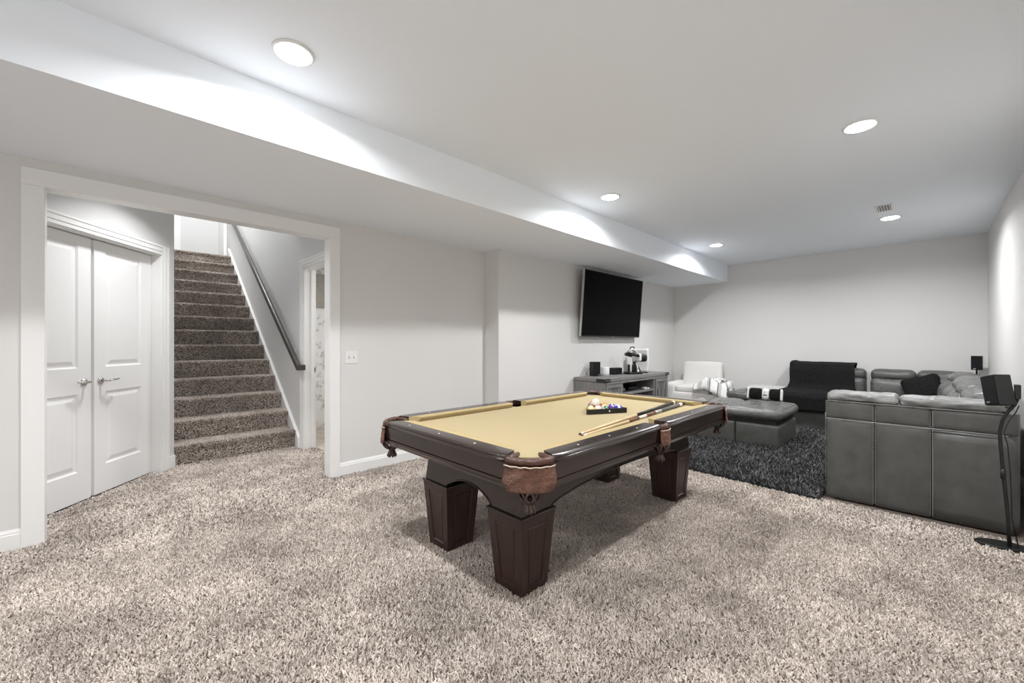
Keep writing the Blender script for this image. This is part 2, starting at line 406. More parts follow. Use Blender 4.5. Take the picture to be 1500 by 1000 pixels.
def door_leaf(name, x0, x1, handle_x, lever_dir, label):
    r = empty(name, CW.location, cw_ang); r['kind'] = 'structure'; r['label'] = label
    t = .035; zt = DH - .012; z0 = .012
    px0, px1 = x0 + .112, x1 - .118 if lever_dir > 0 else x1 - .112
    if lever_dir > 0: px0, px1 = x0 + .112, x1 - .124
    else: px0, px1 = x0 + .124, x1 - .112
    rows = [(.245, .862), (1.068, zt - .075)]
    mb = MB().box(x0, px0, 0, t, z0, zt).box(px1, x1, 0, t, z0, zt)
    for a, b in ((z0, rows[0][0]), (rows[0][1], rows[1][0]), (rows[1][1], zt)): mb.box(px0, px1, 0, t, a, b)
    mb.build('frame', M['door'], r)
    for a, b in rows:
        MB().panel([(px0, 0, a), (px1, 0, a), (px1, 0, b), (px0, 0, b)], [(.012, -.011), (.024, -.011), (.055, -.002)]).build('panel', M['door'], r)
    h = MB().lathe([(.030, 0), (.030, -.004), (.026, -.010), (.012, -.013)], 24, (handle_x, 0, .955), 'y').build('handle', M['chrome'], r, smooth=True)
    pts = [(handle_x, -.010, .955), (handle_x, -.046, .955), (handle_x + lever_dir * .012, -.056, .956), (handle_x + lever_dir * .05, -.058, .960), (handle_x + lever_dir * .085, -.057, .957), (handle_x + lever_dir * .118, -.054, .962)]
    MB().tube(pts, [.010, .010, .010, .0085, .0075, .006], 10).build('lever', M['chrome'], h, smooth=True)
    return r
door_leaf('door_1', -.262, .362, .300, -1, 'left white two-panel closet door leaf with satin nickel lever')
door_leaf('door_2', .392, 1.014, .452, 1, 'right white two-panel closet door leaf beside the stairs')
a_ = boxmb(.345, .41, .022, .034, .012, DH - .012).build('trim_2', M['trim']); a_.location = CW.location; a_.rotation_euler = (0, 0, cw_ang); a_['kind'] = 'structure'

# bathroom door casing on right hall wall (faces -x)
bt = empty('trim_3', (XR, 0, 0)); bt['kind'] = 'structure'
mb = MB()
for a, b, t in ((0, .03, .012), (.03, .07, .017), (.07, .09, .022)): mb.box(-t, 0, DY1 + a, DY1 + b, 0, DZ + b)
mb.build('casing_board', M['trim'], bt, bev=.002)
mb = MB()
for a, b, t in ((0, .03, .012), (.03, .07, .017), (.07, .09, .022)): mb.box(-t, 0, DY0 - b, DY0 - a, 0, DZ + b)
mb.build('casing_board', M['trim'], bt, bev=.002)
mb = MB()
for a, b, t in ((0, .03, .012), (.03, .07, .017), (.07, .09, .022)): mb.box(-t, 0, DY0 - a, DY1 + a, DZ + a, DZ + b)
mb.build('casing_board', M['trim'], bt, bev=.002)
boxmb(-.001, .131, DY1 - .012, DY1, 0, DZ).build('jamb', M['trim'], bt)
boxmb(-.001, .131, DY0, DY0 + .012, 0, DZ).build('jamb', M['trim'], bt)
boxmb(-.001, .131, DY0, DY1, DZ - .012, DZ).build('jamb', M['trim'], bt)
boxmb(.075, .105, DY1 - .024, DY1 - .012, 0, DZ - .012).build('door_stop', M['trim'], bt)
sp_ = boxmb(.112, .130, DY1 - .0145, DY1 - .012, .915, .985).build('strike_plate', M['chrome'], bt, bev=.001, label='satin nickel strike plate')
boxmb(.117, .126, DY1 - .016, DY1 - .0145, .935, .962).build('strike_hole', M['blk'], sp_)
# bathroom beyond
struct(MB().box(XR + .13, 4.2, 6.4, 6.5, 0, 2.45).box(4.1, 4.2, YW + .12, 6.4, 0, 2.45).box(XR + .13, 4.2, YW + .12, YW + .14, 0, 2.45), 'wall_bathroom', M['bath'])
struct(boxmb(XR + .13, 4.2, YW + .12, 6.5, 2.45, 2.5), 'ceiling_bathroom', M['ceil'])
struct(boxmb(XR + .13, 4.1, YW + .14, 6.4, 0, .012), 'floor_bathroom', m_plain('bath_floor_vinyl', (0.5, 0.44, 0.38), 0.5, var=0.2, scale=6))
o = boxmb(1.85, 2.9, 6.36, 6.395, 1.80, 2.3).build('wall_cabinet', m_plain('taupe_cabinet', (0.34, 0.31, 0.27), 0.5), None, bev=.004)
tag(o, 'taupe panel high on the bathroom wall seen through the doorway', 'cabinet')

# ------------------------------------------------------------------ staircase
ST = empty('staircase', (0, 0, 0), 0, 'carpeted straight staircase rising behind the cased opening', 'staircase')
RISE, RUN, Y0, NST = .2065, .2855, 5.430, 14
SX0, SX1 = XL + .002, 1.622
def step_mesh(k):
    y = Y0 + k * RUN; z0 = k * RISE; z1 = z0 + RISE; ye = y + RUN + (.02 if k < NST - 1 else .74)
    prof = [(y, z0 - (.02 if k else 0)), (y, z1 - .05), (y - .012, z1 - .035), (y - .024, z1 - .018), (y - .020, z1 - .004), (y - .004, z1), (ye, z1), (ye, z0 - (.02 if k else 0))]
    n = 16; rings = []
    for i in range(n + 1):
        x = SX0 + (SX1 - SX0) * i / n
        rings.append([(x, yy + (.004 * noise.noise(Vector((x * 9, k * 3.1, zz * 20))) if 0 < q < 6 else 0), zz + (.004 * noise.noise(Vector((x * 8, k * 5.7, 3))) if 0 < q < 6 else 0)) for q, (yy, zz) in enumerate(prof)])
    m = MB().loft(rings); m.f = [tuple(reversed(f)) for f in m.f]
    return m
steps = []
for k in range(NST):
    steps.append(step_mesh(k).build('step', M['carpet'], ST, smooth=False))
# right skirt board
sl = RISE / RUN
def skirt(x0, x1, ya, yb, up):
    za = lambda y: max(0.0, (y - Y0) * sl + up)
    mb = MB()
    P = [(ya, 0), (ya, .02), (ya + .02, za(ya + .02)), (yb, za(yb)), (yb, za(yb) - .42)]
    P.append((Y0 + .35, 0))
    mb.loft([[(x, y, z) for y, z in P] for x in (x0, x1)])
    return mb
skirt(1.624, XR - .001, 5.10 + .215, Y0 + NST * RUN, .20).build('skirt_board', M['trim'], ST, bev=.003)
# handrail
HR = empty('handrail', (0, 0, 0), 0, 'dark wooden handrail on white brackets along the stair wall', 'handrail')
hy0, hz0, hsl = 5.17, .985, .690
mb = MB(); prof = []
def hr_ring(y, z, w_=.027, h_=.038):
    c = [(-w_, -h_), (w_, -h_), (w_ * 1.05, -h_ * .2), (w_ * .85, h_ * .7), (w_ * .4, h_), (-w_ * .4, h_), (-w_ * .85, h_ * .7), (-w_ * 1.05, -h_ * .2)]
    return [(1.588 + a, y, z + b) for a, b in c]
mb.loft([hr_ring(hy0, hz0), hr_ring(9.4, hz0 + (9.4 - hy0) * hsl)])
mb.build('rail', M['hrail'], HR, bev=.004)
MB().box(1.567, XR - .001, hy0 - .012, hy0 + .035, hz0 - .036, hz0 + .028).build('wall_return', M['hrail'], HR, bev=.006)
for y in (5.55, 7.0, 8.4):
    z = hz0 + (y - hy0) * hsl
    b = MB().tube([(XR - .002, y, z - .085), (1.60, y, z - .075), (1.588, y, z - .04)], .008, 8).build('bracket', M['white'], HR, smooth=True)
    MB().lathe([(.026, 0), (.026, -.006), (.01, -.010)], 16, (XR - .001, y, z - .085), 'x').build('rosette', M['white'], b, smooth=True)
# landing door casing at the top of the stairs
ld = empty('trim_4', (0, 10.2, NST * RISE)); ld['kind'] = 'structure'
boxmb(.90, .995, -.02, 0, 0, 2.1).build('casing_board', M['trim'], ld, bev=.003)
boxmb(.50, .90, -.004, 0, 0, 2.1).build('door_face', M['door'], ld)
boxmb(1.60, 1.655, -.55, 0, 0, 2.1).build('casing_board', M['trim'], ld, bev=.003)

# ------------------------------------------------------------------ light switch
sw = empty('light_switch', (1.681, YW, 1.131), 0, 'white double toggle light switch plate beside the cased opening', 'switch')
boxmb(-.060, .060, -.006, 0, -.060, .060).build('plate', M['white'], sw, bev=.002)
for x in (-.023, .023):
    g = boxmb(x - .006, x + .006, -.0075, -.006, -.013, .013).build('slot', M['lgrey'], sw)
    boxmb(x - .004, x + .004, -.018, -.0075, -.002, .010).build('toggle', M['white'], g, bev=.001)
    MB().lathe([(.003, -.006), (.003, -.0075)], 8, (x, 0, .03), 'y').build('screw', M['silver'], sw)

# ------------------------------------------------------------------ ceiling downlights
def downlight(x, y, label):
    r = empty('ceiling_downlight', (x, y, H), 0, label, 'ceiling light', 'round recessed ceiling downlights')
    MB().lathe([(.098, 0), (.097, -.006), (.088, -.010), (.080, -.008), (.078, 0)], 40).build('trim_ring', M['white'], r, smooth=True)
    MB().lathe([(.078, -.002), (.077, -.008), (.070, -.013), (.050, -.017), (.025, -.019), (.001, -.0195)], 36).build('lens', M['lens'], r, smooth=True)
    area_light('downlight_lamp', (x, y, H - .021), 0.07, CAN_W * (1.2 if x > 5 else 1.0), spread=math.radians(CAN_SPREAD))
    return r
downlight(.67, 2.263, 'round ceiling downlight nearest the soffit in the upper left, largest in view')
downlight(3.60, 2.238, 'small round ceiling downlight in the middle of the row along the soffit')
downlight(6.49, 2.218, 'farthest round ceiling downlight, by the far end of the soffit')
downlight(3.637, .317, 'round ceiling downlight above the sofa, larger one on the right')
downlight(6.535, .300, 'small round ceiling downlight beside the ceiling vent')
for (x, y, wh_) in ((.67, .30, 'straight above the camera'), (-2.1, 2.25, 'by the soffit near the back wall'), (-2.1, .30, 'by the right wall near the back wall')):
    downlight(x, y, 'round ceiling downlight out of view, ' + wh_)
vt = empty('ceiling_vent', (6.03, .325, H), 0, 'small white louvred ceiling vent beside a downlight', 'vent')
MB().box(-.15, .15, -.075, -.055, -.006, 0).box(-.15, .15, .055, .075, -.006, 0).box(-.15, -.13, -.055, .055, -.006, 0).box(.13, .15, -.055, .055, -.006, 0).build('frame', M['trim'], vt, bev=.002)
boxmb(-.13, .13, -.055, .055, -.0012, 0).build('backing', m_plain('vent_duct_grey', (0.22, 0.22, 0.22), 0.7), vt)
for k in range(5):
    y = -.044 + k * .022
    MB().box(-.13, .13, -.008, .008, -.0008, .0008).xf(Matrix.Translation((0, y, -.005)) @ Matrix.Rotation(math.radians(35), 4, 'X')).build('slat', M['trim'], vt)
# ------------------------------------------------------------------ pool table (local frame: near leg corner is the origin)
PT = empty('pool_table', (1.1463 * 1.265, 1.1096 * 1.265, 0), math.radians(-.3), 'espresso wood pool table with gold felt and brown leather pockets', 'pool table')
XA, XB, YA, YB, ZT, ZB = -.255, 2.12, -.300, 1.085, .786, .752
XM = (XA + XB) / 2
CUT = .165; RW = .106; CWD = .052; MG = .058
LX, LY, LS, LT, LZ = 1.742, .620, .191, .030, .412
def leg(x, y):
    mb = MB(); b = [(x, y), (x + LS, y), (x + LS, y + LS), (x, y + LS)]
    t = [(x - LT, y - LT), (x + LS + LT, y - LT), (x + LS + LT, y + LS + LT), (x - LT, y + LS + LT)]
    for i in range(4):
        j = (i + 1) % 4
        mb.panel([(*b[i], 0), (*b[j], 0), (*t[j], LZ - .012), (*t[i], LZ - .012)], [(.046, 0), (.050, -.007), (.056, -.007), (.060, -.004)])
    mb.add([(*p, 0) for p in b], [(3, 2, 1, 0)])
    o = mb.build('leg', M['woodv'], PT)
    e = LT + .006
    boxmb(x - e, x + LS + e, y - e, y + LS + e, LZ - .012, LZ).build('leg_cap', M['wood'], o, bev=.003)
for x in (0, LX):
    for y in (0, LY): leg(x, y)
boltp = MB().lathe([(.008, 0), (.008, -.004), (.004, -.007)], 12, (-.004, LY + .018, .31), 'x').build('bolt_head', M['silver'], PT, smooth=True)
# lower apron (tapers down to the legs, arched between them)
AZ0, AZ1 = LZ + .002, .638
in0, in1 = .000, -.085      # outward offset of apron face: bottom, top (relative to leg square)
bx0, bx1, by0, by1 = -.020, LX + LS + .020, -.020, LY + LS + .020
def apron(side):
    L0, L1 = (bx0, bx1) if side in 'ns' else (by0, by1)
    leg_in = LS + .035
    def bottom(s):
        q = (s - (L0 + leg_in)) / ((L1 - leg_in) - (L0 + leg_in))
        if q <= 0 or q >= 1: return AZ0
        rise = .070 if side in 'ew' else .062
        return AZ0 + rise * (math.sin(PI * q) ** (.72 if side in 'ew' else .6))
    def P(s, z, off=0.0):
        f = (z - AZ0) / (AZ1 - AZ0); e = -.022 * f
        # stretch along side so corners mitre
        c = (L0 + L1) / 2; hl = (L1 - L0) / 2
        s2 = c + (s - c) * (hl + e - off) / hl
        if side == 's': return (s2, by0 - e + off, z)
        if side == 'n': return (s2, by1 + e - off, z)
        if side == 'w': return (bx0 - e + off, s2, z)
        return (bx1 + e - off, s2, z)
    N = 48; ss = [L0 + (L1 - L0) * i / N for i in range(N + 1)]
    rings = []
    for s_ in ss:
        zb = bottom(s_)
        rings.append([P(s_, zb), P(s_, AZ1), P(s_, AZ1, .022), P(s_, zb, .022)])
    mb = MB().loft(rings)
    if side in 'nw': mb.f = [tuple(reversed(f)) for f in mb.f]
    o = mb.build('apron', M['wood'], PT)
    a0, a1 = L0 + leg_in, L1 - leg_in
    pts = [P(a0 + (a1 - a0) * i / 30, bottom(a0 + (a1 - a0) * i / 30) + .004, -.001) for i in range(31)]
    MB().tube(pts, .0045, 6).build('arch_bead', M['wood'], o, smooth=True)
for sd in 'snwe': apron(sd)
# blind (upper frame): four boards, ledge mouldings, corner blocks behind the pockets
fo = .020
def frame_side(side):
    def Q(s, off, z):
        if side == 's': return (s, YA + off, z)
        if side == 'n': return (s, YB - off, z)
        if side == 'w': return (XA + off, s, z)
        return (XB - off, s, z)
    a, b = ((XA, XB) if side in 'sn' else (YA, YB))
    a += CUT - .055; b -= CUT - .055
    prof = [(.016, ZT - .032), (.018, .682), (.026, .678), (.05, .678), (.05, ZT - .032)]
    o = MB().loft([[Q(s, d, z) for d, z in prof] for s in (a, b)]).build('frame_board', M['wood'], PT)
    prof = [(.026, .678), (.020, .674), (.020, .660), (.030, .650), (.036, .636), (.30, .636), (.30, .678)]
    MB().loft([[Q(s, d, z) for d, z in prof] for s in (a - .02, b + .02)]).build('ledge_moulding', M['wood'], o)
for sd in 'snwe': frame_side(sd)
def octo(off, cut): 
    x0, x1, y0, y1 = XA + off, XB - off, YA + off, YB - off
    return [(x0 + cut, y0), (x1 - cut, y0), (x1, y0 + cut), (x1, y1 - cut), (x1 - cut, y1), (x0 + cut, y1), (x0, y1 - cut), (x0, y0 + cut)]
MB().prism(octo(.045, .135), .638, .725).build('slate_frame', M['wood'], PT)
# playing cloth with notched corners and side notches
nose = RW + CWD
x0, x1, y0, y1 = XA + RW + .01, XB - RW - .01, YA + RW + .01, YB - RW - .01
c_ = .075
poly = [(x0 + c_, y0), (XM - .05, y0), (XM - .035, y0 + .035), (XM + .035, y0 + .035), (XM + .05, y0), (x1 - c_, y0), (x1, y0 + c_), (x1, y1 - c_), (x1 - c_, y1), (XM + .05, y1), (XM + .035, y1 - .035), (XM - .035, y1 - .035), (XM - .05, y1), (x0 + c_, y1), (x0, y1 - c_), (x0, y0 + c_)]
MB().prism(poly, ZB - .028, ZB).build('playing_cloth', M['felt'], PT)
# rails
def rail(side, a, b, sights, ends=('c', 'c')):
    sg = {'s': (0, 1), 'n': (0, -1), 'w': (1, 0), 'e': (-1, 0)}[side]
    def Q(s, off, z):
        if side == 's': return (s, YA + off, z)
        if side == 'n': return (s, YB - off, z)
        if side == 'w': return (XA + off, s, z)
        return (XB - off, s, z)
    prof = [(.020, ZT - .034), (.004, ZT - .030), (-.002, ZT - .022), (.002, ZT - .014), (.005, ZT - .012), (.002, ZT - .010), (.004, ZT - .005), (.012, ZT - .001), (.024, ZT), (.075, ZT), (RW, ZT - .001), (RW, ZT - .034)]
    rings = []
    # near a corner pocket the inner edge of the rail is cut back and the outer edge rounds in
    def ring(s, da, outer=0.0):
        return [Q(s + da * (d / RW), d + outer * (1 - d / RW), z) for d, z in prof]
    ca = .035 if ends[0] == 'c' else .004; cb = -.035 if ends[1] == 'c' else -.004
    oa = .022 if ends[0] == 'c' else .006; ob = .022 if ends[1] == 'c' else .006
    rings = [ring(a, ca, oa), ring(a + .035, ca * .6, oa * .35), ring(a + .09, ca * .1), ring(b - .09, cb * .1), ring(b - .035, cb * .6, ob * .35), ring(b, cb, ob)]
    mb = MB().loft(rings)
    if side in 'nw': mb.f = [tuple(reversed(f)) for f in mb.f]
    o = mb.build('rail', M['wood'], PT, bev=.0012, seg=1)
    for q in sights:
        c = Q(q, RW * .53, ZT)
        MB().lathe([(.0062, -.001), (.0062, .0006), (.0001, .0008)], 12, c).build('rail_sight', M['sight'], o)
    # cushion
    cp = [(RW, ZT - .0012), (RW + CWD * .55, ZT + .001), (RW + CWD * .92, ZT - .001), (RW + CWD, ZT - .007), (RW + CWD * .97, ZT - .012), (RW + CWD * .72, ZB + .0005), (RW, ZB + .0005)]
    ea = .062 if ends[0] == 'c' else .022; eb = -.062 if ends[1] == 'c' else -.022
    a2, b2 = a + ca, b + cb
    rings = [[Q(a2 + ea * ((d - RW) / CWD), d, z) for d, z in cp], [Q(b2 + eb * ((d - RW) / CWD), d, z) for d, z in cp]]
    mb = MB().loft(rings)
    if side in 'nw': mb.f = [tuple(reversed(f)) for f in mb.f]
    mb.build('cushion', M['feltc'], PT)
    return o
S1 = [.135, .405, .69]; S2 = [2 * XM - q for q in S1]; SE = [.12, .42, .72]
rail('w', YA + CUT, YB - CUT, SE); rail('e', YA + CUT, YB - CUT, SE)
for sd in 'sn':
    rail(sd, XA + CUT, XM - MG, S1, ('c', 'm')); rail(sd, XM + MG, XB - CUT, S2, ('m', 'c'))
# pockets
def pocket(cx, cy, ang, rad, half, shield_h, flare, name='pocket', tas=1.0):
    # arc about (cx,cy), middle direction ang, half opening angle half
    def A(t, r, z): a = ang + half * t; return (cx + r * math.cos(a), cy + r * math.sin(a), z)
    path = [A(-1.02 + 2.04 * i / 16, rad - .006, ZT - .0205) for i in range(17)]; rr_ = [.017] * 17
    if half > .7:      # leather ears lining the rail ends of a corner pocket
        for e in (-1, 1):
            a = ang + half * 1.02 * e; rv = Vector((math.cos(a), math.sin(a), 0)); tv = Vector((-math.sin(a), math.cos(a), 0)) * e
            P0 = Vector((cx, cy, 0)) + rv * (rad - .006)
            ear = [P0 - rv * d + tv * (.033 * d / RW - .006) + Vector((0, 0, ZT - .0185)) for d in (.022, .05, .075, .095)]
            if e < 0: path = [tuple(q) for q in reversed(ear)] + path; rr_ = [.010, .013, .015, .016] + rr_
            else: path = path + [tuple(q) for q in ear]; rr_ = rr_ + [.016, .015, .013, .010]
    root = MB().tube(path, rr_, 12, True)
    o = root.build(name, M['pdark'], PT, smooth=True, label='brown leather pocket')
    # dark liner under the roll
    mb = MB().grid(lambda u, v: A(-1 + 2 * u, rad - .012 - .03 * v, ZT - .02 - .12 * v), 12, 3)
    mb.build('liner', M['pnet'], o, solid=.004, smooth=True)
    MB().tube([A(-1.02 + 2.04 * i / 20, rad + .016 + .002 * math.sin(i * 2.1), ZT - .038 + .0018 * math.sin(i * 1.7)) for i in range(21)], .0028, 6).build('welt', M['cream'], o, smooth=True)
    rnd = random.Random(int(cx * 100 + cy * 10))
    def sh(u, v):
        t = -1 + 2 * u
        cor = 1 - .16 * max(0, v - .72) / .28 * (abs(t) ** 6)
        z = ZT - .036 - shield_h * v * (1 - .10 * abs(t) ** 8) + .004 * noise.noise(Vector((t * 9, v * 3, cx))) * v
        if v > .99: z += .004 * noise.noise(Vector((t * 40, 0, cy)))
        r = rad + .010 + flare * math.sin(v * 1.9) + .006 * noise.noise(Vector((t * 4 + cx, v * 5, 1.7)))
        return A(t * (1.0 + .06 * v) * cor, r, z)
    MB().grid(sh, 28, 14).build('shield', M['ptan'], o, solid=.005, smooth=True, label='frayed tan leather shield')
    # strap basket and claw-like tassel
    zt, zm, ze = ZT - .036 - shield_h * .93, ZT - .036 - shield_h - .050 * tas, ZT - .036 - shield_h - .100 * tas
    cR = rad - .045
    ctr = Vector((cx + (rad - .040) * math.cos(ang), cy + (rad - .040) * math.sin(ang), 0))
    rb = .054 * tas
    nb = MB()
    for k in range(8):
        a = 2 * PI * k / 8 + ang
        d = Vector((math.cos(a), math.sin(a), 0)); s2 = Vector((-d.y, d.x, 0))
        for tw in (-1, 1):
            pts = []
            for q in range(6):
                f = q / 5
                rr = rb * (1.0 + .10 * math.sin(PI * f)) * (1 - f) ** .5 + .014 * f
                pts.append(ctr + d * rr + s2 * tw * (.016 * math.sin(PI * f)) + Vector((0, 0, zt + (zm - zt) * f)))
            nb.tube(pts, .0058, 5)
    nb.build('strap_basket', M['pnet'], o, smooth=True)
    tb = MB().lathe([(.016, zm + .014), (.019, zm), (.016, zm - .012 * tas), (.017, ze + .02 * tas), (.012, ze + .012 * tas)], 12, (ctr.x, ctr.y, 0))
    for k in range(7):
        a = 2 * PI * k / 7 + ang + .3; d = Vector((math.cos(a), math.sin(a), 0))
        tb.tube([ctr + d * .010 + Vector((0, 0, zm - .005)), ctr + d * .017 + Vector((0, 0, ze + .022 * tas)), ctr + d * .024 + Vector((0, 0, ze + .010)), ctr + d * .021 + Vector((0, 0, ze))], [.0075, .0095, .0095, .004], 6)
    tb.build('tassel', M['pnet'], o, smooth=True)
    return o
for sx, xx in ((-1, XA), (1, XB)):
    for sy, yy in ((-1, YA), (1, YB)):
        ccx, ccy = xx - sx * CUT, yy - sy * CUT
        pocket(ccx, ccy, math.atan2(sy, sx), CUT - .018, PI / 4 * .93, .108, .010)
for sy, yy in ((-1, YA), (1, YB)):
    pocket(XM, yy - sy * .085, sy * PI / 2, .086, .62, .092, .006, tas=1.05)

# ------------------------------------------------------------------ things on the pool table
TM = Matrix.Translation(PT.location) @ Matrix.Rotation(math.radians(-.3), 4, 'Z')
def tw(x, y, z): return TM @ Vector((x, y, z))
r1, r2 = Vector((1.000, .312, 0)), Vector((1.288, .160, 0))
rd = (r2 - r1).normalized(); rn = Vector((-rd.y, rd.x, 0))
mid = (r1 + r2) / 2; side = .338
ra = math.atan2(rd.y, rd.x)
RK = empty('ball_rack', tw(mid.x, mid.y, ZB), ra + math.radians(-.3), 'black triangular ball rack on the gold felt', 'ball rack')
def tri(s_, cut):
    h = s_ * math.sqrt(3) / 2; V = [Vector((-s_ / 2, 0)), Vector((s_ / 2, 0)), Vector((0, h))]
    out = []
    for i in range(3):
        a, p, b = V[i - 1], V[i], V[(i + 1) % 3]
        e0 = (a - p).normalized(); e1 = (b - p).normalized()
        for q in range(5):
            f = q / 4; out.append(tuple((p + e0 * cut * (1 - f)).lerp(p + e1 * cut * f, f) if False else (p + e0 * cut * (1 - f) ** 2 + e1 * cut * f ** 2)))
    return out
so, si = .352, .318
o1 = tri(so, .035); i1 = [(x, y + (so - si) * math.sqrt(3) / 6) for x, y in tri(si, .024)]
n = len(o1)
mb = MB(); R = []
for z in (.001, .036): R.append(([(x, y, z) for x, y in o1], [(x, y, z) for x, y in i1]))
mb.loft([R[0][0], R[1][0]], cap=False); b_ = len(mb.v)
mb.loft([R[1][1], R[0][1]], cap=False); mb.loft([R[1][0], R[1][1]], cap=False); mb.loft([R[0][1], R[0][0]], cap=False)
mb.build('frame', M['blk'], RK, bev=.002)
MB().lathe([(.006, 0), (.006, -.002), (.001, -.003)], 12, (.012, -.0005, .019), 'y').build('centre_mark', M['sight'], RK)

def m_ball(name, col, stripe):
    n = NT(name).set(col, 0.08, spec=0.6, coat=0.4); v = n.coord((1, 1, 1), 'Object')
    sp = n.n('ShaderNodeSeparateXYZ'); n.l(v, sp.inputs[0])
    ab = n.n('ShaderNodeMath', operation='ABSOLUTE'); n.l(sp.outputs['Z'], ab.inputs[0])
    wh = (0.82, 0.79, 0.70)
    if stripe:
        lt = n.n('ShaderNodeMath', operation='LESS_THAN'); n.l(ab.outputs[0], lt.inputs[0]); lt.inputs[1].default_value = .0155
        mx = n.n('ShaderNodeMix', data_type='RGBA'); n.l(lt.outputs[0], mx.inputs[0]); mx.inputs[6].default_value = (*wh, 1); mx.inputs[7].default_value = (*col, 1); base = mx.outputs[2]
    else:
        rgb = n.n('ShaderNodeRGB'); rgb.outputs[0].default_value = (*col, 1); base = rgb.outputs[0]
    ax = n.n('ShaderNodeMath', operation='ABSOLUTE'); n.l(sp.outputs['X'], ax.inputs[0])
    g = n.n('ShaderNodeMath', operation='GREATER_THAN'); n.l(ax.outputs[0], g.inputs[0]); g.inputs[1].default_value = .0262
    mx2 = n.n('ShaderNodeMix', data_type='RGBA'); n.l(g.outputs[0], mx2.inputs[0]); n.l(base, mx2.inputs[6]); mx2.inputs[7].default_value = (*wh, 1)
    n.l(mx2.outputs[2], n.b.inputs['Base Color']); return n.m
yel, blu, red, pur, ora, grn, mar, blk = (0.85, 0.66, 0.20), (0.02, 0.05, 0.45), (0.6, 0.03, 0.02), (0.10, 0.03, 0.25), (0.75, 0.18, 0.03), (0.02, 0.16, 0.07), (0.22, 0.03, 0.03), (0.01, 0.01, 0.01)
rowsb = [[('white and pale yellow striped', yel, 1), ('orange striped', ora, 1), ('green striped', grn, 1), ('dark purple solid', pur, 0), ('blue striped', blu, 1)],
         [('maroon striped', mar, 1), ('solid red', red, 0), ('solid yellow', yel, 0), ('solid blue', blu, 0)],
         [('black', blk, 0), ('purple striped', pur, 1), ('solid orange', ora, 0)],
         [('red striped', red, 1), ('solid green', grn, 0)],
         [('solid maroon', mar, 0)]]
bd = .0285; ordn = ['first from the left', 'second from the left', 'third from the left', 'fourth from the left', 'at the right end']
rown = ['front row', 'second row', 'third row', 'fourth row', 'back tip']
cen = Vector((mid.x, mid.y)); 
for ri, row in enumerate(rowsb):
    nb_ = len(row)
    for ci, (nm, col, st_) in enumerate(row):
        lx = (ci - (nb_ - 1) / 2) * .0574; ly = .0445 + ri * .0497
        p = cen + Vector((rd.x, rd.y)) * lx + Vector((rn.x, rn.y)) * ly
        mb = MB().sphere((0, 0, 0), bd, 20, 12)
        o = mb.build('billiard_ball', m_ball('ball_' + nm.replace(' ', '_'), col, st_), None, smooth=True, loc=tw(p.x, p.y, ZB + bd + .0005))
        o.rotation_euler = (random.uniform(-.9, .9), random.uniform(-.9, .9), random.uniform(0, 6))
        tag(o, '%s billiard ball in the %s of the rack' % (nm, rown[ri]), 'billiard ball', 'billiard balls in the rack')
p = cen + Vector((rd.x, rd.y)) * (-.0574 * .5 - .0287) + Vector((rn.x, rn.y)) * (.0445 + .0497 * .66)
o = MB().sphere((0, 0, 0), bd, 24, 16).build('cue_ball', m_plain('cue_ball_ivory', (0.84, 0.80, 0.70), 0.08, var=0.02), None, smooth=True, loc=tw(p.x, p.y, ZB + bd + .0470))
tag(o, 'ivory white cue ball resting on top of the racked balls', 'billiard ball')

def cue(name, a, b, parts, label):
    a, b = Vector(a), Vector(b); L = (b - a).length
    rz = math.atan2(b.y - a.y, b.x - a.x)
    r = empty(name, tw(a.x, a.y, a.z), rz + math.radians(-.3), label, 'pool cue', 'pool cues lying on the felt')
    slope = (b.z - a.z) / L
    R0, R1 = .0062, .0145
    for nm, s0, s1, mat in parts:
        pr = lambda s: R0 + (R1 - R0) * s ** 1.1
        prof = [(pr(s0), s0 * L), (pr((s0 + s1) / 2), (s0 + s1) / 2 * L), (pr(s1), s1 * L)]
        MB().lathe(prof, 14, (0, 0, 0), 'x').xf(Matrix.Rotation(-math.atan(slope), 4, 'Y')).build(nm, mat, r, smooth=True)
    return r
cue('pool_cue', (.425, -.038, ZB + .0068), (1.945, .105, ZB + .0155), [('tip', 0, .008, M['tip']), ('ferrule', .008, .026, M['ivory']), ('shaft', .026, .50, M['maple']), ('butt', .50, .975, M['blk']), ('bumper', .975, 1, M['ivory'])], 'pool cue with pale shaft and plain black butt, nearer the ball rack')
cue('pool_cue', (.395, -.076, ZB + .0068), (1.940, .022, ZB + .0155), [('tip', 0, .008, M['tip']), ('ferrule', .008, .030, M['ivory']), ('shaft', .030, .36, M['maple']), ('forearm', .36, .455, M['cwood']), ('joint', .455, .53, M['ivory']), ('handle', .53, .63, M['cwood']), ('collar', .63, .70, M['silver']), ('wrap', .70, .93, M['wrap']), ('butt_cap', .93, .965, M['ivory']), ('bumper', .965, 1, M['blk'])], 'ornate pool cue with reddish wood, white joint and grey wrap beside the rail')

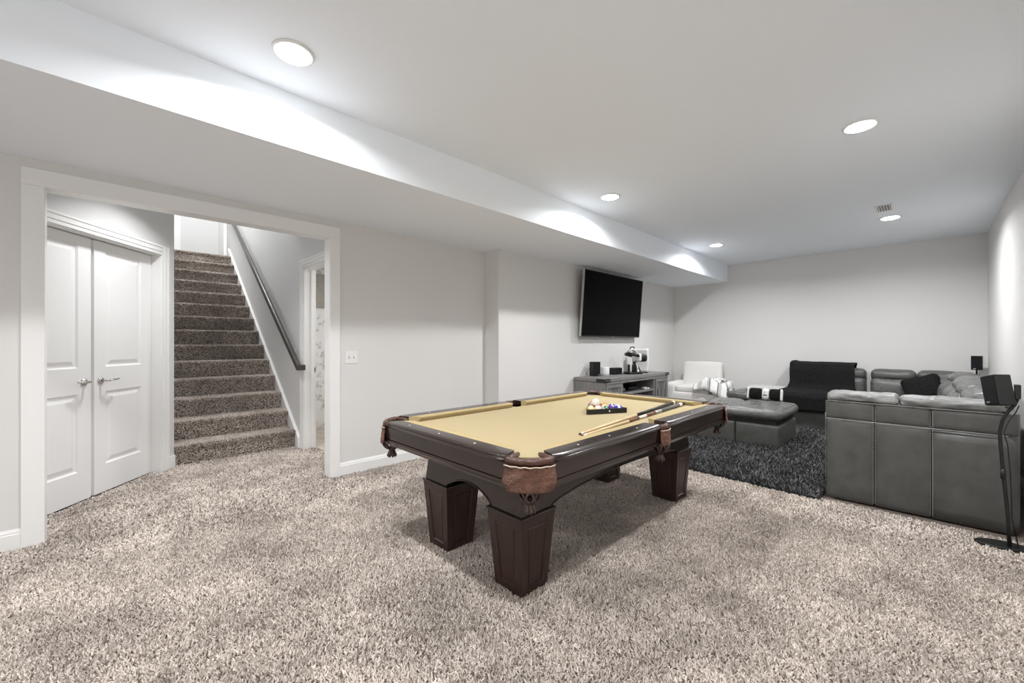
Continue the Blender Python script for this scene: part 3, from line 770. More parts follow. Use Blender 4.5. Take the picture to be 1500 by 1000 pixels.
# ------------------------------------------------------------------ television
TV = empty('television', (5.80, YT - .20, 1.865), 0, 'large flat black television tilted down on the bumped-out wall', 'television')
TV.rotation_euler = (math.radians(4.2), 0, 0)
Wt, Ht = 1.725, .985
TV.location = (5.815, YT - .115, 1.865)
boxmb(-Wt / 2, Wt / 2, -.018, .018, -Ht / 2, Ht / 2).build('housing', M['blk'], TV, bev=.003)
mb = MB()
for q in (boxmb(-Wt / 2 - .004, -Wt / 2 + .008, -.022, .010, -Ht / 2 - .004, Ht / 2 + .004), boxmb(Wt / 2 - .008, Wt / 2 + .004, -.022, .010, -Ht / 2 - .004, Ht / 2 + .004), boxmb(-Wt / 2, Wt / 2, -.022, .010, Ht / 2 - .008, Ht / 2 + .004), boxmb(-Wt / 2, Wt / 2, -.022, .010, -Ht / 2 - .004, -Ht / 2 + .016)):
    mb.add(q.v, q.f)
mb.build('bezel', M['blkm'], TV)
boxmb(-Wt / 2 - .007, -Wt / 2 - .0045, -.022, .016, -Ht / 2, Ht / 2).build('side_trim', M['silver'], TV)
boxmb(-Wt / 2 + .008, Wt / 2 - .008, -.0205, -.018, -Ht / 2 + .016, Ht / 2 - .008).build('screen', M['screen'], TV)
boxmb(-.025, .025, -.024, -.022, -Ht / 2 - .010, -Ht / 2 + .004).build('badge', M['silver'], TV)
boxmb(-.32, .32, .018, .085, -.2, .2).build('wall_mount', M['blkm'], TV)
o = MB().tube([(5.70, YT - .05, 1.40), (5.66, YT - .04, 1.365), (5.58, YT - .035, 1.335), (5.50, YT - .035, 1.350), (5.47, YT - .04, 1.40)], .006, 8).build('cable', M['white'], None, smooth=True)
tag(o, 'white cable looping down below the television', 'cable')

# ------------------------------------------------------------------ tv console
TC = empty('tv_console', (5.87, 3.385, 0), 0, 'weathered grey barn-style tv console with black corner brackets', 'tv console')
cx0, cx1, cy0, cy1, cz = -1.0, 1.0, -.27, .262, .772
boxmb(cx0, cx1, cy0, cy1, cz - .045, cz).build('top', M['gwood'], TC, bev=.004)
boxmb(cx0 + .012, cx0 + .05, cy0 + .015, cy1 - .005, .03, cz - .045).build('side_panel', M['gwoodv'], TC, bev=.003)
boxmb(cx1 - .05, cx1 - .012, cy0 + .015, cy1 - .005, .03, cz - .045).build('side_panel', M['gwoodv'], TC, bev=.003)
for x in (-.50, .50): boxmb(x - .02, x + .02, cy0 + .02, cy1 - .03, .08, cz - .045).build('divider', M['gwoodv'], TC, bev=.003)
boxmb(cx0 + .05, cx1 - .05, cy1 - .03, cy1 - .012, .06, cz - .045).build('back_panel', M['gwood'], TC)
boxmb(cx0 + .012, cx1 - .012, cy0 + .012, cy1 - .005, .03, .08).build('plinth', M['gwood'], TC, bev=.003)
boxmb(-.48, .48, cy0 + .02, cy1 - .03, .50, .525).build('shelf', M['gwood'], TC, bev=.002)
boxmb(-.48, .48, cy0 + .02, cy1 - .03, .28, .305).build('shelf', M['gwood'], TC, bev=.002)
boxmb(cx0 + .05, cx1 - .05, cy0 + .008, cy0 + .03, cz - .085, cz - .045).build('fascia', M['gwood'], TC, bev=.002)
def barn_door(x0, x1):
    z0, z1, yf = .095, cz - .092, cy0 + .006
    d = boxmb(x0, x1, yf + .012, yf + .028, z0, z1).build('door', M['groove'], TC)
    nB = 4
    for k in range(nB):
        a = x0 + .052 + (x1 - x0 - .104) * k / nB; b = x0 + .052 + (x1 - x0 - .104) * (k + 1) / nB
        boxmb(a + .004, b - .004, yf + .007, yf + .0125, z0 + .055, z1 - .055).build('plank', M['gwoodd'], d)
    for q in ((x0, x0 + .05, z0, z1), (x1 - .05, x1, z0, z1), (x0 + .05, x1 - .05, z0, z0 + .05), (x0 + .05, x1 - .05, z1 - .05, z1)):
        boxmb(q[0], q[1], yf, yf + .014, q[2], q[3]).build('door_rail', M['gwoodv'], d, bev=.002)
    # the two slanted braces
    xm = (x0 + x1) / 2
    for sx in (-1, 1):
        p0 = Vector((xm + sx * (x1 - x0) * .30, yf + .004, z1 - .06)); p1 = Vector((xm, yf + .004, z0 + .06)); dd = (p1 - p0).normalized(); s2 = Vector((dd.z, 0, -dd.x)) * .02
        P = [p0 + s2, p1 + s2, p1 - s2, p0 - s2]
        MB().add([tuple(q) for q in P] + [(q.x, q.y + .01, q.z) for q in P], [(0, 1, 2, 3), (7, 6, 5, 4), (0, 4, 5, 1), (1, 5, 6, 2), (2, 6, 7, 3), (3, 7, 4, 0)]).build('brace', M['gwoodv'], d)
    MB().tube([(x0 + .03 if x0 > 0 else x1 - .03, yf - .02, .42), (x0 + .03 if x0 > 0 else x1 - .03, yf - .02, .52)], .006, 8).build('pull', M['blkm'], d, smooth=True)
barn_door(cx0 + .055, -.525); barn_door(.525, cx1 - .055)
for sx in (-1, 1):
    xx = cx0 if sx < 0 else cx1
    b = boxmb(min(xx, xx - sx * .14), max(xx, xx - sx * .14), cy0 - .002, cy0 + .002, cz - .05, cz - .001).build('corner_bracket', M['blkm'], TC)
    boxmb(xx - .002, xx + .002, cy0, cy0 + .14, cz - .05, cz - .001).build('side_plate', M['blkm'], b)
    for k in range(3): MB().lathe([(.006, 0), (.004, -.003)], 8, (xx - sx * (.03 + .04 * k), cy0 - .002, cz - .025), 'y').build('rivet', M['silver'], b)
def box_thing(name, x0, x1, y0, y1, z0, z1, mat, label, cat, bev=.004, group=None):
    o = boxmb(x0, x1, y0, y1, z0, z1).build(name, mat, None, bev=bev); return tag(o, label, cat, group)
# devices inside the console
t = empty('media_receiver', (5.55, 3.36, .526), 0, 'flat black media box on the left of the console shelf', 'media player')
boxmb(-.12, .12, -.10, .10, .004, .060).build('case', M['blk'], t, bev=.003)
boxmb(-.10, .10, -.102, -.10, .018, .045).build('front_strip', M['silver'], t)
t = empty('game_console', (5.92, 3.36, .526), 0, 'black curved game console in the middle of the console shelf', 'game console')
MB().soft((0, 0, .035), (.27, .22, .05), .02, 6).build('case', M['blk'], t, smooth=True)
MB().soft((0, 0, .075), (.17, .17, .022), .01, 6).build('lid', M['screen'], t, smooth=True)
t = empty('game_controller', (6.20, 3.22, .526), 0, 'small white game controller at the right of the console shelf', 'game controller')
MB().soft((0, 0, .018), (.10, .06, .03), .014, 5).build('body', M['white'], t, smooth=True)
for s_ in (-1, 1): MB().soft((s_ * .048, -.03, .013), (.03, .06, .024), .011, 4).build('grip', M['white'], t, smooth=True)

# things on the console top
ZC = .7725
def small_speaker(loc, w_, h_, d_, label, cat='speaker', rz=0):
    t = empty('bookshelf_speaker', loc, rz, label, cat)
    boxmb(-w_ / 2, w_ / 2, -d_ / 2, d_ / 2, 0, h_).build('cabinet', M['blk'], t, bev=.004)
    boxmb(-w_ / 2 + .006, w_ / 2 - .006, -d_ / 2 - .006, -d_ / 2, .006, h_ - .006).build('grille', M['grille'], t, bev=.003)
    boxmb(w_ / 2 - .045, w_ / 2 - .018, -d_ / 2 - .008, -d_ / 2 - .006, .016, .024).build('badge', M['silver'], t)
    return t
small_speaker((5.27, 3.545, ZC), .125, .215, .11, 'small upright black speaker at the left end of the console', rz=math.radians(-18))
small_speaker((5.79, 3.50, ZC), .20, .105, .11, 'low black centre speaker beside the white round speaker', rz=0)
t = empty('smart_speaker', (5.46, 3.49, ZC), 0, 'white round smart speaker between two black speakers', 'speaker')
MB().lathe([(.05, 0), (.062, .004), (.064, .02), (.064, .115), (.058, .13), (.03, .134), (.001, .134)], 28).build('body', M['white'], t, smooth=True)
MB().lathe([(.0645, .020), (.066, .022), (.066, .026), (.0645, .028)], 28, cap=False).build('ring', M['lgrey'], t, smooth=True)
o = MB().tube([(5.20, 3.655, .77 + .01), (5.205, 3.64, .83), (5.215, 3.62, .87), (5.235, 3.60, .90)], .003, 6).build('speaker_wire', M['blk'], None, smooth=True)
tag(o, 'thin black wire behind the upright speaker on the console', 'wire')
# upright game console with white side plates
t = empty('upright_game_console', (6.42, 3.42, ZC), math.radians(-66), 'tall white upright game console with black core at the right of the console top', 'game console')
boxmb(-.13, .13, -.045, .045, 0, .018).build('stand', M['blk'], t, bev=.006)
def plate(yo, cv):
    return MB().grid(lambda u, v: (-.135 + .27 * u + .012 * math.sin(PI * v), yo + cv * (.012 * (2 * v - 1) ** 2 + .010 * u * u), .018 + .385 * v), 10, 12)
boxmb(-.12, .125, -.026, .026, .018, .385).build('core', M['screen'], t, bev=.012)
plate(-.034, -1).build('side_plate', M['white'], t, solid=.006, smooth=True)
plate(.034, 1).build('side_plate', M['white'], t, solid=.006, smooth=True)
# headset on stand
t = empty('vr_headset', (6.03, 3.33, ZC + .185), math.radians(-25), 'white and black virtual reality headset hanging on a stand on the console', 'headset')
v_ = MB().soft((.125, -.02, .075), (.15, .20, .125), .040, 8).build('visor', M['blk'], t, smooth=True)
MB().soft((.055, -.02, .085), (.06, .205, .125), .025, 8).build('visor_rim', M['white'], v_, smooth=True)
MB().tube([(.06, -.10, .10), (0, -.12, .12), (-.08, -.10, .135), (-.12, 0, .14), (-.08, .10, .135), (0, .11, .12), (.06, .08, .10)], .012, 8, ry=.026).build('headband', M['blk'], t, smooth=True)
MB().tube([(.05, -.01, .135), (.02, -.01, .20), (-.04, -.01, .215), (-.09, 0, .17)], .045, 10, ry=.022).build('top_strap', M['white'], t, smooth=True)
MB().tube([(.035, -.01, .195), (.0, -.01, .255), (-.05, -.01, .245), (-.07, -.01, .205)], .010, 8).build('top_loop', M['blk'], t, smooth=True)
t = empty('headset_stand', (6.03, 3.33, ZC), math.radians(-25), 'black headset stand holding two dark controllers on the console top', 'stand')
boxmb(-.13, .13, -.08, .08, 0, .035).build('base', M['blk'], t, bev=.008)
MB().add(*(lambda P: (P, [(0, 1, 2, 3), (7, 6, 5, 4), (0, 4, 5, 1), (1, 5, 6, 2), (2, 6, 7, 3), (3, 7, 4, 0)]))([(.04, -.04, .035), (.13, -.04, .035), (.05, -.03, .20), (.015, -.03, .20), (.04, .04, .035), (.13, .04, .035), (.05, .03, .20), (.015, .03, .20)])).build('upright', M['blkm'], t, bev=.004)
for q, x in enumerate((-.10, -.02)):
    c_ = MB().lathe([(.018, .035), (.021, .06), (.019, .13), (.016, .155), (.004, .16)], 14, (x, -.03, 0)).build('charging_grip', M['blk'], t, smooth=True)
MB().tube([(.035, -.08, .05), (.02, -.085, .13), (.01, -.07, .185)], .013, 8).build('motion_wand', M['white'], t, smooth=True)
MB().sphere((.036, -.082, .055), .021, 14, 8).build('wand_ball', M['white'], t, smooth=True)

# ------------------------------------------------------------------ white armchair with plaid blanket
AC = empty('armchair', (7.80, 2.96, 0), math.radians(4), 'white upholstered armchair in the far left corner', 'armchair')
MB().soft((0, 0, .21), (.78, .92, .36), .04, 8).build('base', M['wfab'], AC, smooth=True)
MB().soft((-.06, .02, .44), (.62, .60, .13), .05, 10, (0, 0, .015), .004).build('seat_cushion', M['wfab'], AC, smooth=True)
mb = MB().soft((0, 0, 0), (.17, .70, .52), .055, 12, (.02, 0, .01), .006).xf(Matrix.Translation((.275, .02, .655)) @ Matrix.Rotation(math.radians(9), 4, 'Y'))
mb.build('backrest', M['wfab'], AC, smooth=True)
for s_ in (-1, 1): MB().soft((-.03, s_ * .40, .36), (.74, .16, .38), .06, 9, (0, .01, .012), .003).build('arm', M['wfab'], AC, smooth=True)
def blanket(u, v):
    y = -.02 - .57 * u; x = -.46 + .62 * v
    hgt = .515 + .085 * math.exp(-((u - .45) / .36) ** 2) + .05 * noise.noise(Vector((u * 5, v * 5, 2.2))) + .02 * noise.noise(Vector((u * 12, v * 12, 4.2)))
    if u > .90: hgt -= (u - .90) * 2.4
    if u < .2: hgt = .515 + .035 * (u / .2)
    if v < .12: hgt -= (.12 - v) * 1.6 * (.5 + u)
    y += .03 * noise.noise(Vector((v * 4, u * 3, 5.5)))
    x += .03 * noise.noise(Vector((v * 3, u * 5, 8.5)))
    return (x, y, hgt + .03)
o = MB().grid(blanket, 30, 26).build('plaid_blanket', M['plaid'], None, smooth=True, solid=.012)
o.location = AC.location; o.rotation_euler = AC.rotation_euler
tag(o, 'white, grey and black plaid blanket bunched over the armchair arm', 'blanket')

# ------------------------------------------------------------------ shag rug
def rug_outline(off=0.0):
    P = [Vector((4.12 + off, 1.80 - off)), Vector((4.09 + off, .30)), Vector((4.22 + off, .58)), Vector((7.25 - off, .62)), Vector((7.22 - off, 2.32 - off)), Vector((5.5, 2.24 - off))]
    P = [(4.065 + off, .60 + off), (7.22 - off, .64 + off), (7.20 - off, 2.36 - off), (5.6, 2.32 - off), (4.9, 2.05 - off), (4.40, 1.88 - off), (4.18 + off, 1.80 - off), (4.115 + off, 1.66)]
    return P
RG = MB().prism(rug_outline(), .002, .022).build('shag_rug', M['rugbase'], None)
tag(RG, 'dark charcoal shag rug between the sofa and the pool table', 'rug')

# ------------------------------------------------------------------ sectional sofa
L, LW = M['leather'], M['leatherw']
SF = empty('sofa', (4.20, 0, 0), 0, 'charcoal leather sofa with its stitched side panel facing the pool table', 'sofa', 'pieces of the charcoal leather sectional')
yE0, yE1 = -.432, .585
boxmb(.03, 2.70, yE0 + .03, yE1 - .03, .02, .40).build('base', L, SF, bev=.02)
boxmb(.03, .30, yE0 + .03, yE1 - .02, .40, .785).build('arm_core', L, SF, bev=.02)
# outer leather panels of the arm: three across, two rows; the last one wraps the corner
cols = [(.585, .284), (.282, -.024), (-.026, -.432)]
for (ya, yb) in cols:
    for (za, zb) in ((.012, .655), (.657, .800)):
        if yb > -.4:
            MB().soft((.018, (ya + yb) / 2, (za + zb) / 2), (.036, ya - yb, zb - za), .014, 9, (.004, 0, 0), .003, 7, int(ya * 50 + za * 10)).build('side_panel', L, SF, smooth=True)
        else:
            pts = [(0, ya), (0, -.20), (0, -.345), (.008, -.386), (.03, -.416), (.065, -.429), (.18, -.432), (.40, -.432)]
            rings = []
            N = len(pts)
            mbp = MB()
            for (px_, py_) in pts:
                ring = []
                for f in range(9):
                    z = za + (zb - za) * f / 8; e = .010 * (abs(2 * f / 8 - 1) ** 6)
                    ring.append((px_ + e, py_, z))
                rings.append(ring)
            mbp.loft(rings, closed=False, cap=False)
            mbp.build('side_panel', L, SF, smooth=True, solid=.008)
stp = MB().tube([(-.003, .583 - .02 * k, .656) for k in range(49)] , .0021, 5)
stp.build('stitching', M['stitch'], SF, smooth=True)
for yy in (.283, -.025):
    for e in (-.006, .006):
        m2 = MB()
        for k in range(44): m2.box(-.0040, .0000, yy + e - .0011, yy + e + .0011, .03 + k * .0172, .03 + k * .0172 + .010)
        m2.build('seam_stitches', M['stitch'], SF, kind='stuff')
MB().tube([(.001, .575 - .035 * k, .797) for k in range(28)] + [(.01, -.388, .797), (.03, -.415, .797), (.07, -.427, .797), (.25, -.430, .797)], .006, 8).build('top_piping', LW, SF, smooth=True)
MB().tube([(.004, .583, z * .1) for z in range(1, 8)], .004, 6).build('edge_piping', LW, SF, smooth=True)
# wrinkled top pads of the arm
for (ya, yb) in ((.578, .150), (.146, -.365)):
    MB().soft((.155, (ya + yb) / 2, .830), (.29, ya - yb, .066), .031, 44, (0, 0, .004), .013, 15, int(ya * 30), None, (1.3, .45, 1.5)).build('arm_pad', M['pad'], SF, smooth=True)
boxmb(.04, .42, -.428, -.372, .785, .803).build('corner_cap', L, SF, bev=.008)
# seat and back cushions along the right wall
for k in range(3):
    xa = .33 + k * .785; xb = xa + .775
    MB().soft(((xa + xb) / 2, .19, .45), (xb - xa, .78, .17), .06, 10, (0, .01, .02), .006, 6, k).build('seat_cushion', L, SF, smooth=True)
for k in range(3):
    xa = .36 + k * .78; xb = xa + .772
    lean = lambda Q: Vector((Q.x, Q.y - .10 * Q.z, Q.z))
    MB().soft(((xa + xb) / 2, -.265, .655), (xb - xa, .25, .34), .10, 12, (.0, .03, .01), .010, 6, k + 3, lean).build('back_cushion', LW, SF, smooth=True)
    MB().soft(((xa + xb) / 2, -.325, .825), (xb - xa, .22, .15), .07, 12, (.0, .02, .012), .010, 8, k + 6, lean).build('headrest', LW, SF, smooth=True)
MB().box(.30, 2.70, yE0 + .005, yE0 + .07, .40, .80).build('back_frame', L, SF, bev=.02)
# corner piece along the far wall
CS = empty('sofa', (6.92, 0, 0), 0, 'charcoal leather corner sofa section with padded backs by the far wall', 'sofa', 'pieces of the charcoal leather sectional')
boxmb(.02, 1.19, -.43, .578, .02, .40).build('base', L, CS, bev=.02)
boxmb(1.10, 1.20, -.43, .575, .40, .82).build('back_frame', L, CS, bev=.02)
boxmb(.02, 1.10, -.43, -.37, .40, .82).build('back_frame', L, CS, bev=.02)
MB().soft((.60, .15, .45), (1.10, .80, .16), .05, 10, (0, 0, .02), .006, 6, 21).build('seat_cushion', L, CS, smooth=True)
lean2 = lambda Q: Vector((Q.x + .12 * Q.z, Q.y, Q.z))
for k, (ya, yb) in enumerate(((.572, .098), (.092, -.36))):
    MB().soft((1.00, (ya + yb) / 2, .635), (.20, ya - yb, .27), .07, 12, (.025, 0, .01), .010, 8, k + 30, lean2).build('back_cushion', LW, CS, smooth=True)
    MB().soft((1.04, (ya + yb) / 2, .815), (.19, ya - yb, .15), .06, 12, (.02, 0, .01), .006, 8, k + 34, lean2).build('headrest', L, CS, smooth=True)
mb = MB().soft((0, 0, 0), (.42, .26, .34), .12, 14, (.03, .03, .02), .010, 6, 40, lambda Q: Vector((Q.x, Q.y - .10 * Q.z, Q.z)))
mb.xf(Matrix.Translation((.42, -.25, .66))).build('back_cushion', LW, CS, smooth=True)
mb = MB().soft((0, 0, 0), (.42, .24, .16), .075, 12, (.03, .02, .01), .010, 8, 41); mb.xf(Matrix.Translation((.44, -.32, .825))).build('headrest', LW, CS, smooth=True)
mb = MB().soft((0, 0, 0), (.36, .30, .30), .12, 12, (.03, .03, .02), .010, 6, 42); mb.xf(Matrix.Translation((.84, -.24, .70)) @ Matrix.Rotation(math.radians(-40), 4, 'Z')).build('corner_cushion', LW, CS, smooth=True)
# recliner piece under the black throw
RC = empty('sofa', (7.28, 1.09, 0), 0, 'charcoal leather sofa section almost hidden under a black plush throw', 'sofa', 'pieces of the charcoal leather sectional')
boxmb(.02, .92, -.46, .46, .02, .40).build('base', L, RC, bev=.02)
boxmb(.80, .94, -.455, .455, .40, .84).build('back_frame', L, RC, bev=.02)
MB().soft((.36, 0, .45), (.70, .92, .13), .05, 10, (0, 0, .02), .004).build('seat_cushion', L, RC, smooth=True)
MB().soft((.70, 0, .635), (.20, .92, .27), .07, 12, (.025, 0, .01), .008, 8, 50, lean2).build('back_cushion', LW, RC, smooth=True)
MB().soft((.735, 0, .815), (.19, .92, .15), .06, 12, (.02, 0, .01), .005, 8, 51, lean2).build('headrest', L, RC, smooth=True)
# the throw
path = [(1.005, .62), (1.0, .80), (.985, .915), (.93, .958), (.86, .965), (.77, .955), (.64, .935), (.57, .86), (.54, .74), (.51, .62), (.46, .565), (.30, .555), (.12, .55), (.02, .535), (-.025, .48), (-.03, .38), (-.03, .27)]
def throw(u, v):
    f = v * (len(path) - 1); i = min(int(f), len(path) - 2); t_ = f - i
    x = path[i][0] * (1 - t_) + path[i + 1][0] * t_; z = path[i][1] * (1 - t_) + path[i + 1][1] * t_
    yl = .48 + .02 * math.sin(v * 9) + (.07 * max(0, v - .5)); yr = -.335 - .05 * max(0, v - .35) * 2
    y = yr + (yl - yr) * u
    nn = noise.noise(Vector((y * 3.2, v * 7, .4))) ; n2 = noise.noise(Vector((y * 9, v * 20, 3.1)))
    d = .012 * nn + .006 * n2
    if v > .55: d += .012 * abs(nn)
    e = .018 * math.exp(-((u - .94) / .05) ** 2)
    return (x - d * .8, y + .012 * noise.noise(Vector((v * 14, u * 3, 9.0))), z + abs(d) + (e if z > .9 else 0))
o = MB().grid(throw, 44, 64).build('throw_blanket', M['fur'], None, smooth=True, solid=.014); o.location = RC.location
tag(o, 'black plush throw draped over the sofa back and seat by the far wall', 'blanket')
# dark pillow in the sofa corner
t = MB().soft((0, 0, 0), (.38, .38, .14), .066, 14, (0, 0, .03), .008, 6, 60, lambda Q: Vector((Q.x * (1 + .25 * (Q.y / .22) ** 2 * .4), Q.y * (1 + .25 * (Q.x / .22) ** 2 * .4), Q.z)))
t.xf(Matrix.Rotation(math.radians(-22), 4, 'Z') @ Matrix.Rotation(math.radians(-62), 4, 'Y') @ Matrix.Rotation(math.radians(25), 4, 'Z'))
o = t.build('throw_pillow', M['fur'], None, smooth=True, loc=(7.62, .03, .655)); tag(o, 'plain black throw pillow leaning in the corner of the sofa', 'pillow')
# low bench-like end piece left of the throw
BN = empty('sofa_bench', (7.42, 1.985, 0), 0, 'low backless charcoal leather bench at the left end of the sectional', 'bench')
boxmb(0, .74, -.39, .39, .02, .33).build('base', L, BN, bev=.02)
MB().soft((.37, 0, .395), (.76, .79, .13), .05, 12, (0, 0, .02), .008, 8, 70).build('seat_cushion', LW, BN, smooth=True)
o = MB().soft((0, 0, 0), (.46, .50, .07), .03, 12, (0, 0, .008), .008, 9, 71).build('folded_blanket', M['lgrey'], None, smooth=True, loc=(7.70, 1.85, .532)); tag(o, 'light grey folded blanket lying on the low leather bench', 'blanket')
# ottoman
OT = empty('ottoman', (6.01, 1.68, 0), 0, 'large charcoal leather ottoman with puffy cushion top on the shag rug', 'ottoman')
for (a, b) in ((-.475, -.001), (.001, .475)):
    MB().soft((0, (a + b) / 2, .160), (.90, b - a, .275), .022, 9, (.004, .0, .0), .002).build('side_panel', L, OT, smooth=True)
boxmb(-.42, .42, -.44, .44, .29, .37).build('recess', M['blk'], OT)
mb = MB().soft((0, 0, .412), (.96, 1.00, .125), .060, 34, (.015, .02, .026), .008, 7, 80, lambda Q: Vector((Q.x, Q.y, Q.z - (.035 * math.exp(-((Q.y - .02 - .25 * Q.x) / .035) ** 2) if Q.z > 0 and Q.x > -.1 else 0))))
mb.build('cushion', LW, OT, smooth=True)
# striped pillow on the ottoman
SP = empty('striped_pillow', (6.33, 1.545, .505), math.radians(2), 'black pillow with white centre band and white ends on the ottoman', 'pillow')
SP.rotation_euler = (0, math.radians(16), math.radians(2))
for a, b, m_ in ((-.205, -.185, 'white'), (-.185, -.055, 'fur'), (-.055, .03, 'white'), (.03, .185, 'fur'), (.185, .205, 'white')):
    nm = 'band' if m_ == 'white' else 'panel'
    MB().soft((0, (a + b) / 2, .075), (.09 * (1 - .5 * abs((a + b)) ** 1.0), b - a + .004, .155), .04, 8, (.006, 0, 0)).build(nm, M['wfab'] if m_ == 'white' else M['fur'], SP, smooth=True)
cr = MB().lathe([(.001, -.001), (.012, -.001), (.012, .001), (.001, .001)], 14, (-.0505, -.0125, .095), 'x').build('emblem', m_plain('grey_emblem', (0.45, 0.45, 0.45), 0.8), SP)
for k, (a, b) in enumerate(((-.036, -.030), (-.028, -.020), (-.018, -.010), (-.008, 0.0), (.002, .010))):
    boxmb(-.0515, -.0495, a, b, .046, .060).build('lettering', M['fur'], SP)

# ------------------------------------------------------------------ speaker stands
def stand_speaker(label_t, base, pole, spk, rx, ry_, rz):
    t = empty('standing_speaker', (*base, 0), 0, label_t, 'speaker', 'surround speakers on slim floor stands')
    P = []
    for q in range(28):
        a = 2 * PI * q / 28; P.append((.07 * math.cos(a), .125 * math.sin(a)))
    pr = MB().prism(P, .004, .020); pr.xf(Matrix.Rotation(math.radians(12), 4, 'Z')).build('base_plate', M['blkm'], t, bev=.005)
    pts = [(p[0] - base[0], p[1] - base[1], p[2]) for p in pole]
    MB().tube(pts, .0095, 10).build('pole', M['blkm'], t, smooth=True)
    c = [(x - .016 + .008 * math.sin(k * 1.3), y - .022 + .008 * math.sin(k * 1.9), z) for k, (x, y, z) in enumerate(pts[:-2])]
    MB().tube([(.02, -.06, .022)] + c[1:], .0032, 6).build('cable', M['blk'], t, smooth=True)
    MB().tube([(pts[2][0], pts[2][1], pts[2][2] - .03), (pts[2][0], pts[2][1], pts[2][2] + .03)], .0125, 10).build('collar', M['blk'], t, smooth=True)
    e = pts[-1]
    br = boxmb(e[0] - .025, e[0] + .03, e[1] - .012, e[1] + .012, e[2] - .055, e[2] + .03).build('bracket', M['blkm'], t, bev=.003)
    s = boxmb(-.040, .040, -.050, .050, -.092, .092).build('speaker', M['blk'], t, bev=.004)
    s.location = (spk[0] - base[0], spk[1] - base[1], spk[2]); s.rotation_euler = (rx, ry_, rz)
    boxmb(.040, .047, -.047, .047, -.088, .088).build('grille', M['grille'], s, bev=.002)
    boxmb(.047, .0485, -.030, -.006, -.078, -.070).build('badge', M['silver'], s)
    boxmb(-.052, -.040, -.030, .030, -.05, .05).build('mount_plate', M['blkm'], s, bev=.002)
    return t
pole_n = [(3.93, -.357, .02), (3.93, -.352, .20), (3.93, -.333, .46), (3.93, -.322, .64), (3.93, -.319, .72), (3.93, -.330, .79), (3.93, -.352, .848), (3.93, -.376, .89), (3.93, -.388, .93), (3.93, -.388, .985)]
stand_speaker('black satellite speaker tilted on a curved oval-based stand in front of the sofa end', (3.955, -.335), pole_n, (3.93, -.312, .975), math.radians(13), math.radians(0), math.radians(120))
pole_f = [(8.20, -.44, .02), (8.20, -.44, .30), (8.20, -.44, .55), (8.19, -.45, .70), (8.18, -.46, .80), (8.16, -.465, .88), (8.15, -.465, .95), (8.15, -.465, .97)]
stand_speaker('black satellite speaker on a thin stand behind the sofa in the far right corner', (8.20, -.44), pole_f, (8.13, -.465, 1.01), 0, 0, math.radians(172))

# ------------------------------------------------------------------ carpet pile (geometry nodes: instanced yarn tufts)
def pile(obj, name, density, r, h, mat, tilt, seed, smin=.7, smax=1.3, gap=0, lean=(0, 0)):
    ng = bpy.data.node_groups.new(name, 'GeometryNodeTree')
    ng.interface.new_socket('Geometry', in_out='INPUT', socket_type='NodeSocketGeometry')
    ng.interface.new_socket('Geometry', in_out='OUTPUT', socket_type='NodeSocketGeometry')
    N = ng.nodes; K = ng.links
    gi, go = N.new('NodeGroupInput'), N.new('NodeGroupOutput')
    d = N.new('GeometryNodeDistributePointsOnFaces'); d.inputs['Seed'].default_value = seed
    if gap:
        ps = N.new('GeometryNodeInputPosition'); nz = N.new('ShaderNodeTexNoise'); nz.inputs['Scale'].default_value = gap; nz.inputs['Detail'].default_value = 2.0
        K.new(ps.outputs[0], nz.inputs['Vector'])
        mr = N.new('ShaderNodeMapRange'); mr.inputs['From Min'].default_value = .40; mr.inputs['From Max'].default_value = .46; mr.inputs['To Min'].default_value = 0; mr.inputs['To Max'].default_value = density
        K.new(nz.outputs['Fac'] if 'Fac' in nz.outputs else nz.outputs[0], mr.inputs['Value']); K.new(mr.outputs[0], d.inputs['Density'])
    else:
        d.inputs['Density'].default_value = density
    K.new(gi.outputs[0], d.inputs['Mesh'])
    c = N.new('GeometryNodeMeshCone'); c.fill_type = 'NONE'; c.inputs['Vertices'].default_value = 4; c.inputs['Side Segments'].default_value = 2
    c.inputs['Radius Top'].default_value = r * .35; c.inputs['Radius Bottom'].default_value = r; c.inputs['Depth'].default_value = h
    sm = N.new('GeometryNodeSetMaterial'); sm.inputs['Material'].default_value = mat; K.new(c.outputs['Mesh'], sm.inputs['Geometry'])
    iop = N.new('GeometryNodeInstanceOnPoints'); K.new(d.outputs['Points'], iop.inputs['Points']); K.new(sm.outputs['Geometry'], iop.inputs['Instance'])
    rv = N.new('FunctionNodeRandomValue'); rv.data_type = 'FLOAT_VECTOR'
    rv.inputs[0].default_value = (-tilt + lean[0], -tilt + lean[1], 0); rv.inputs[1].default_value = (tilt + lean[0], tilt + lean[1], 6.283); rv.inputs['Seed'].default_value = seed + 1
    e2r = N.new('FunctionNodeEulerToRotation'); K.new(rv.outputs[0], e2r.inputs[0])
    rr = N.new('FunctionNodeRotateRotation'); K.new(d.outputs['Rotation'], rr.inputs[0]); K.new(e2r.outputs[0], rr.inputs[1])
    try: rr.rotation_space = 'LOCAL'
    except Exception: pass
    K.new(rr.outputs[0], iop.inputs['Rotation'])
    rs = N.new('FunctionNodeRandomValue'); rs.data_type = 'FLOAT'; rs.inputs[2].default_value = smin; rs.inputs[3].default_value = smax; rs.inputs['Seed'].default_value = seed + 2
    K.new(rs.outputs[1], iop.inputs['Scale'])
    K.new(iop.outputs[0], go.inputs[0])
    m = obj.modifiers.new('pile', 'NODES'); m.node_group = ng
    return obj
def flat(name, poly, z, mat, parent):
    o = MB().add([(x, y, z) for x, y in poly], [tuple(range(len(poly)))]).build(name, mat, parent); o['kind'] = 'stuff'; return o
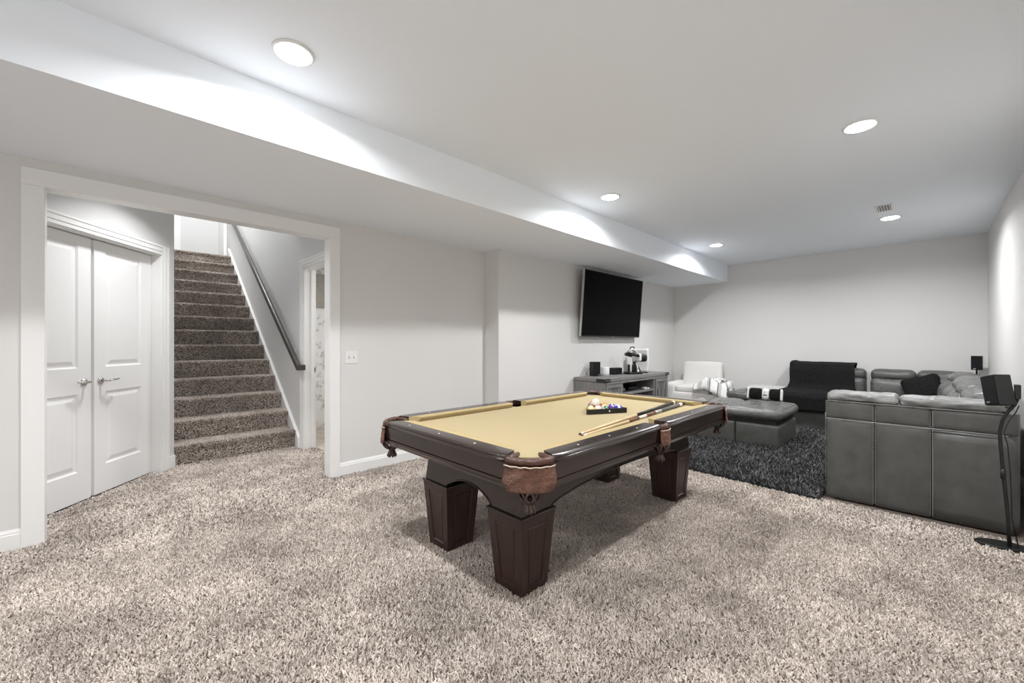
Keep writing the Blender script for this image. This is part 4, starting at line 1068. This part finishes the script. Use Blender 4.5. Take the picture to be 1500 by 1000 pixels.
# visible carpet, split by distance from the camera (nearer pile is denser)
near = flat('carpet_pile', [(-.55, .25), (.35, -.50), (3.6, -.565), (3.6, .9), (2.3, 2.5), (.6, 3.4), (-.45, 3.4)], .0, M['tuft'], floor)
mid_ = flat('carpet_pile', [(-.45, 3.4), (.6, 3.4), (2.3, 2.5), (3.6, .9), (3.6, -.565), (4.1, -.565), (4.15, 1.75), (5.4, 2.4), (8.3, 2.5), (8.3, 3.64), (3.36, 3.64), (3.36, 3.91), (-.45, 3.91)], .0, M['tuft'], floor)
back = flat('carpet_pile', [(-2.98, -.56), (.35, -.56), (.35, -.50), (-.55, .25), (-.45, 3.4), (-.45, 3.91), (-2.98, 3.91)], .0, M['tuft'], floor)
pile(back, 'back_pile', 4500, .0085, .016, M['tuft'], .85, 33)
hall = flat('carpet_pile', [(-.285, 3.91), (1.468, 3.91), (1.655, 4.06), (1.66, 4.35), (1.79, 4.35), (1.79, 5.20), (1.655, 5.21), (1.655, 5.30), (1.62, 5.42), (.50, 5.42), (.44, 5.28), (.38, 5.22), (.30, 5.30), (-.50, 4.26), (-.50, 4.06), (-.285, 4.05)], .0, M['tuft'], floor)
pile(near, 'near_pile', 21000, .0043, .0145, M['tuft'], .85, 3, gap=62)
pile(mid_, 'mid_pile', 12000, .0054, .015, M['tuft'], .85, 13, gap=50)
pile(hall, 'hall_pile', 9000, .0060, .015, M['tuft'], .85, 23, gap=45)
sk = []
for k in range(NST):
    y = Y0 + k * RUN; z0 = k * RISE; z1 = z0 + RISE
    m_ = MB().add([(SX0, y - .002, z0), (SX1, y - .002, z0), (SX1, y - .002, z1 - .05), (SX0, y - .002, z1 - .05), (SX1, y - .024, z1 - .012), (SX0, y - .024, z1 - .012), (SX1, y - .004, z1), (SX0, y - .004, z1), (SX1, y + RUN, z1), (SX0, y + RUN, z1)],
                  [(0, 1, 2, 3), (3, 2, 4, 5), (5, 4, 6, 7), (7, 6, 8, 9)])
    o = m_.build('carpet_pile', M['tuft'], steps[k]); o['kind'] = 'stuff'
    pile(o, 'stair_pile_%d' % k, 15000, .0046, .010, M['tuft'], .8, 40 + k)
rp = flat('rug_pile', rug_outline(.01), .022, M['rugtuft'], RG)
pile(rp, 'rug_shag', 9000, .0058, .040, M['rugtuft'], 1.0, 90, .6, 1.3)
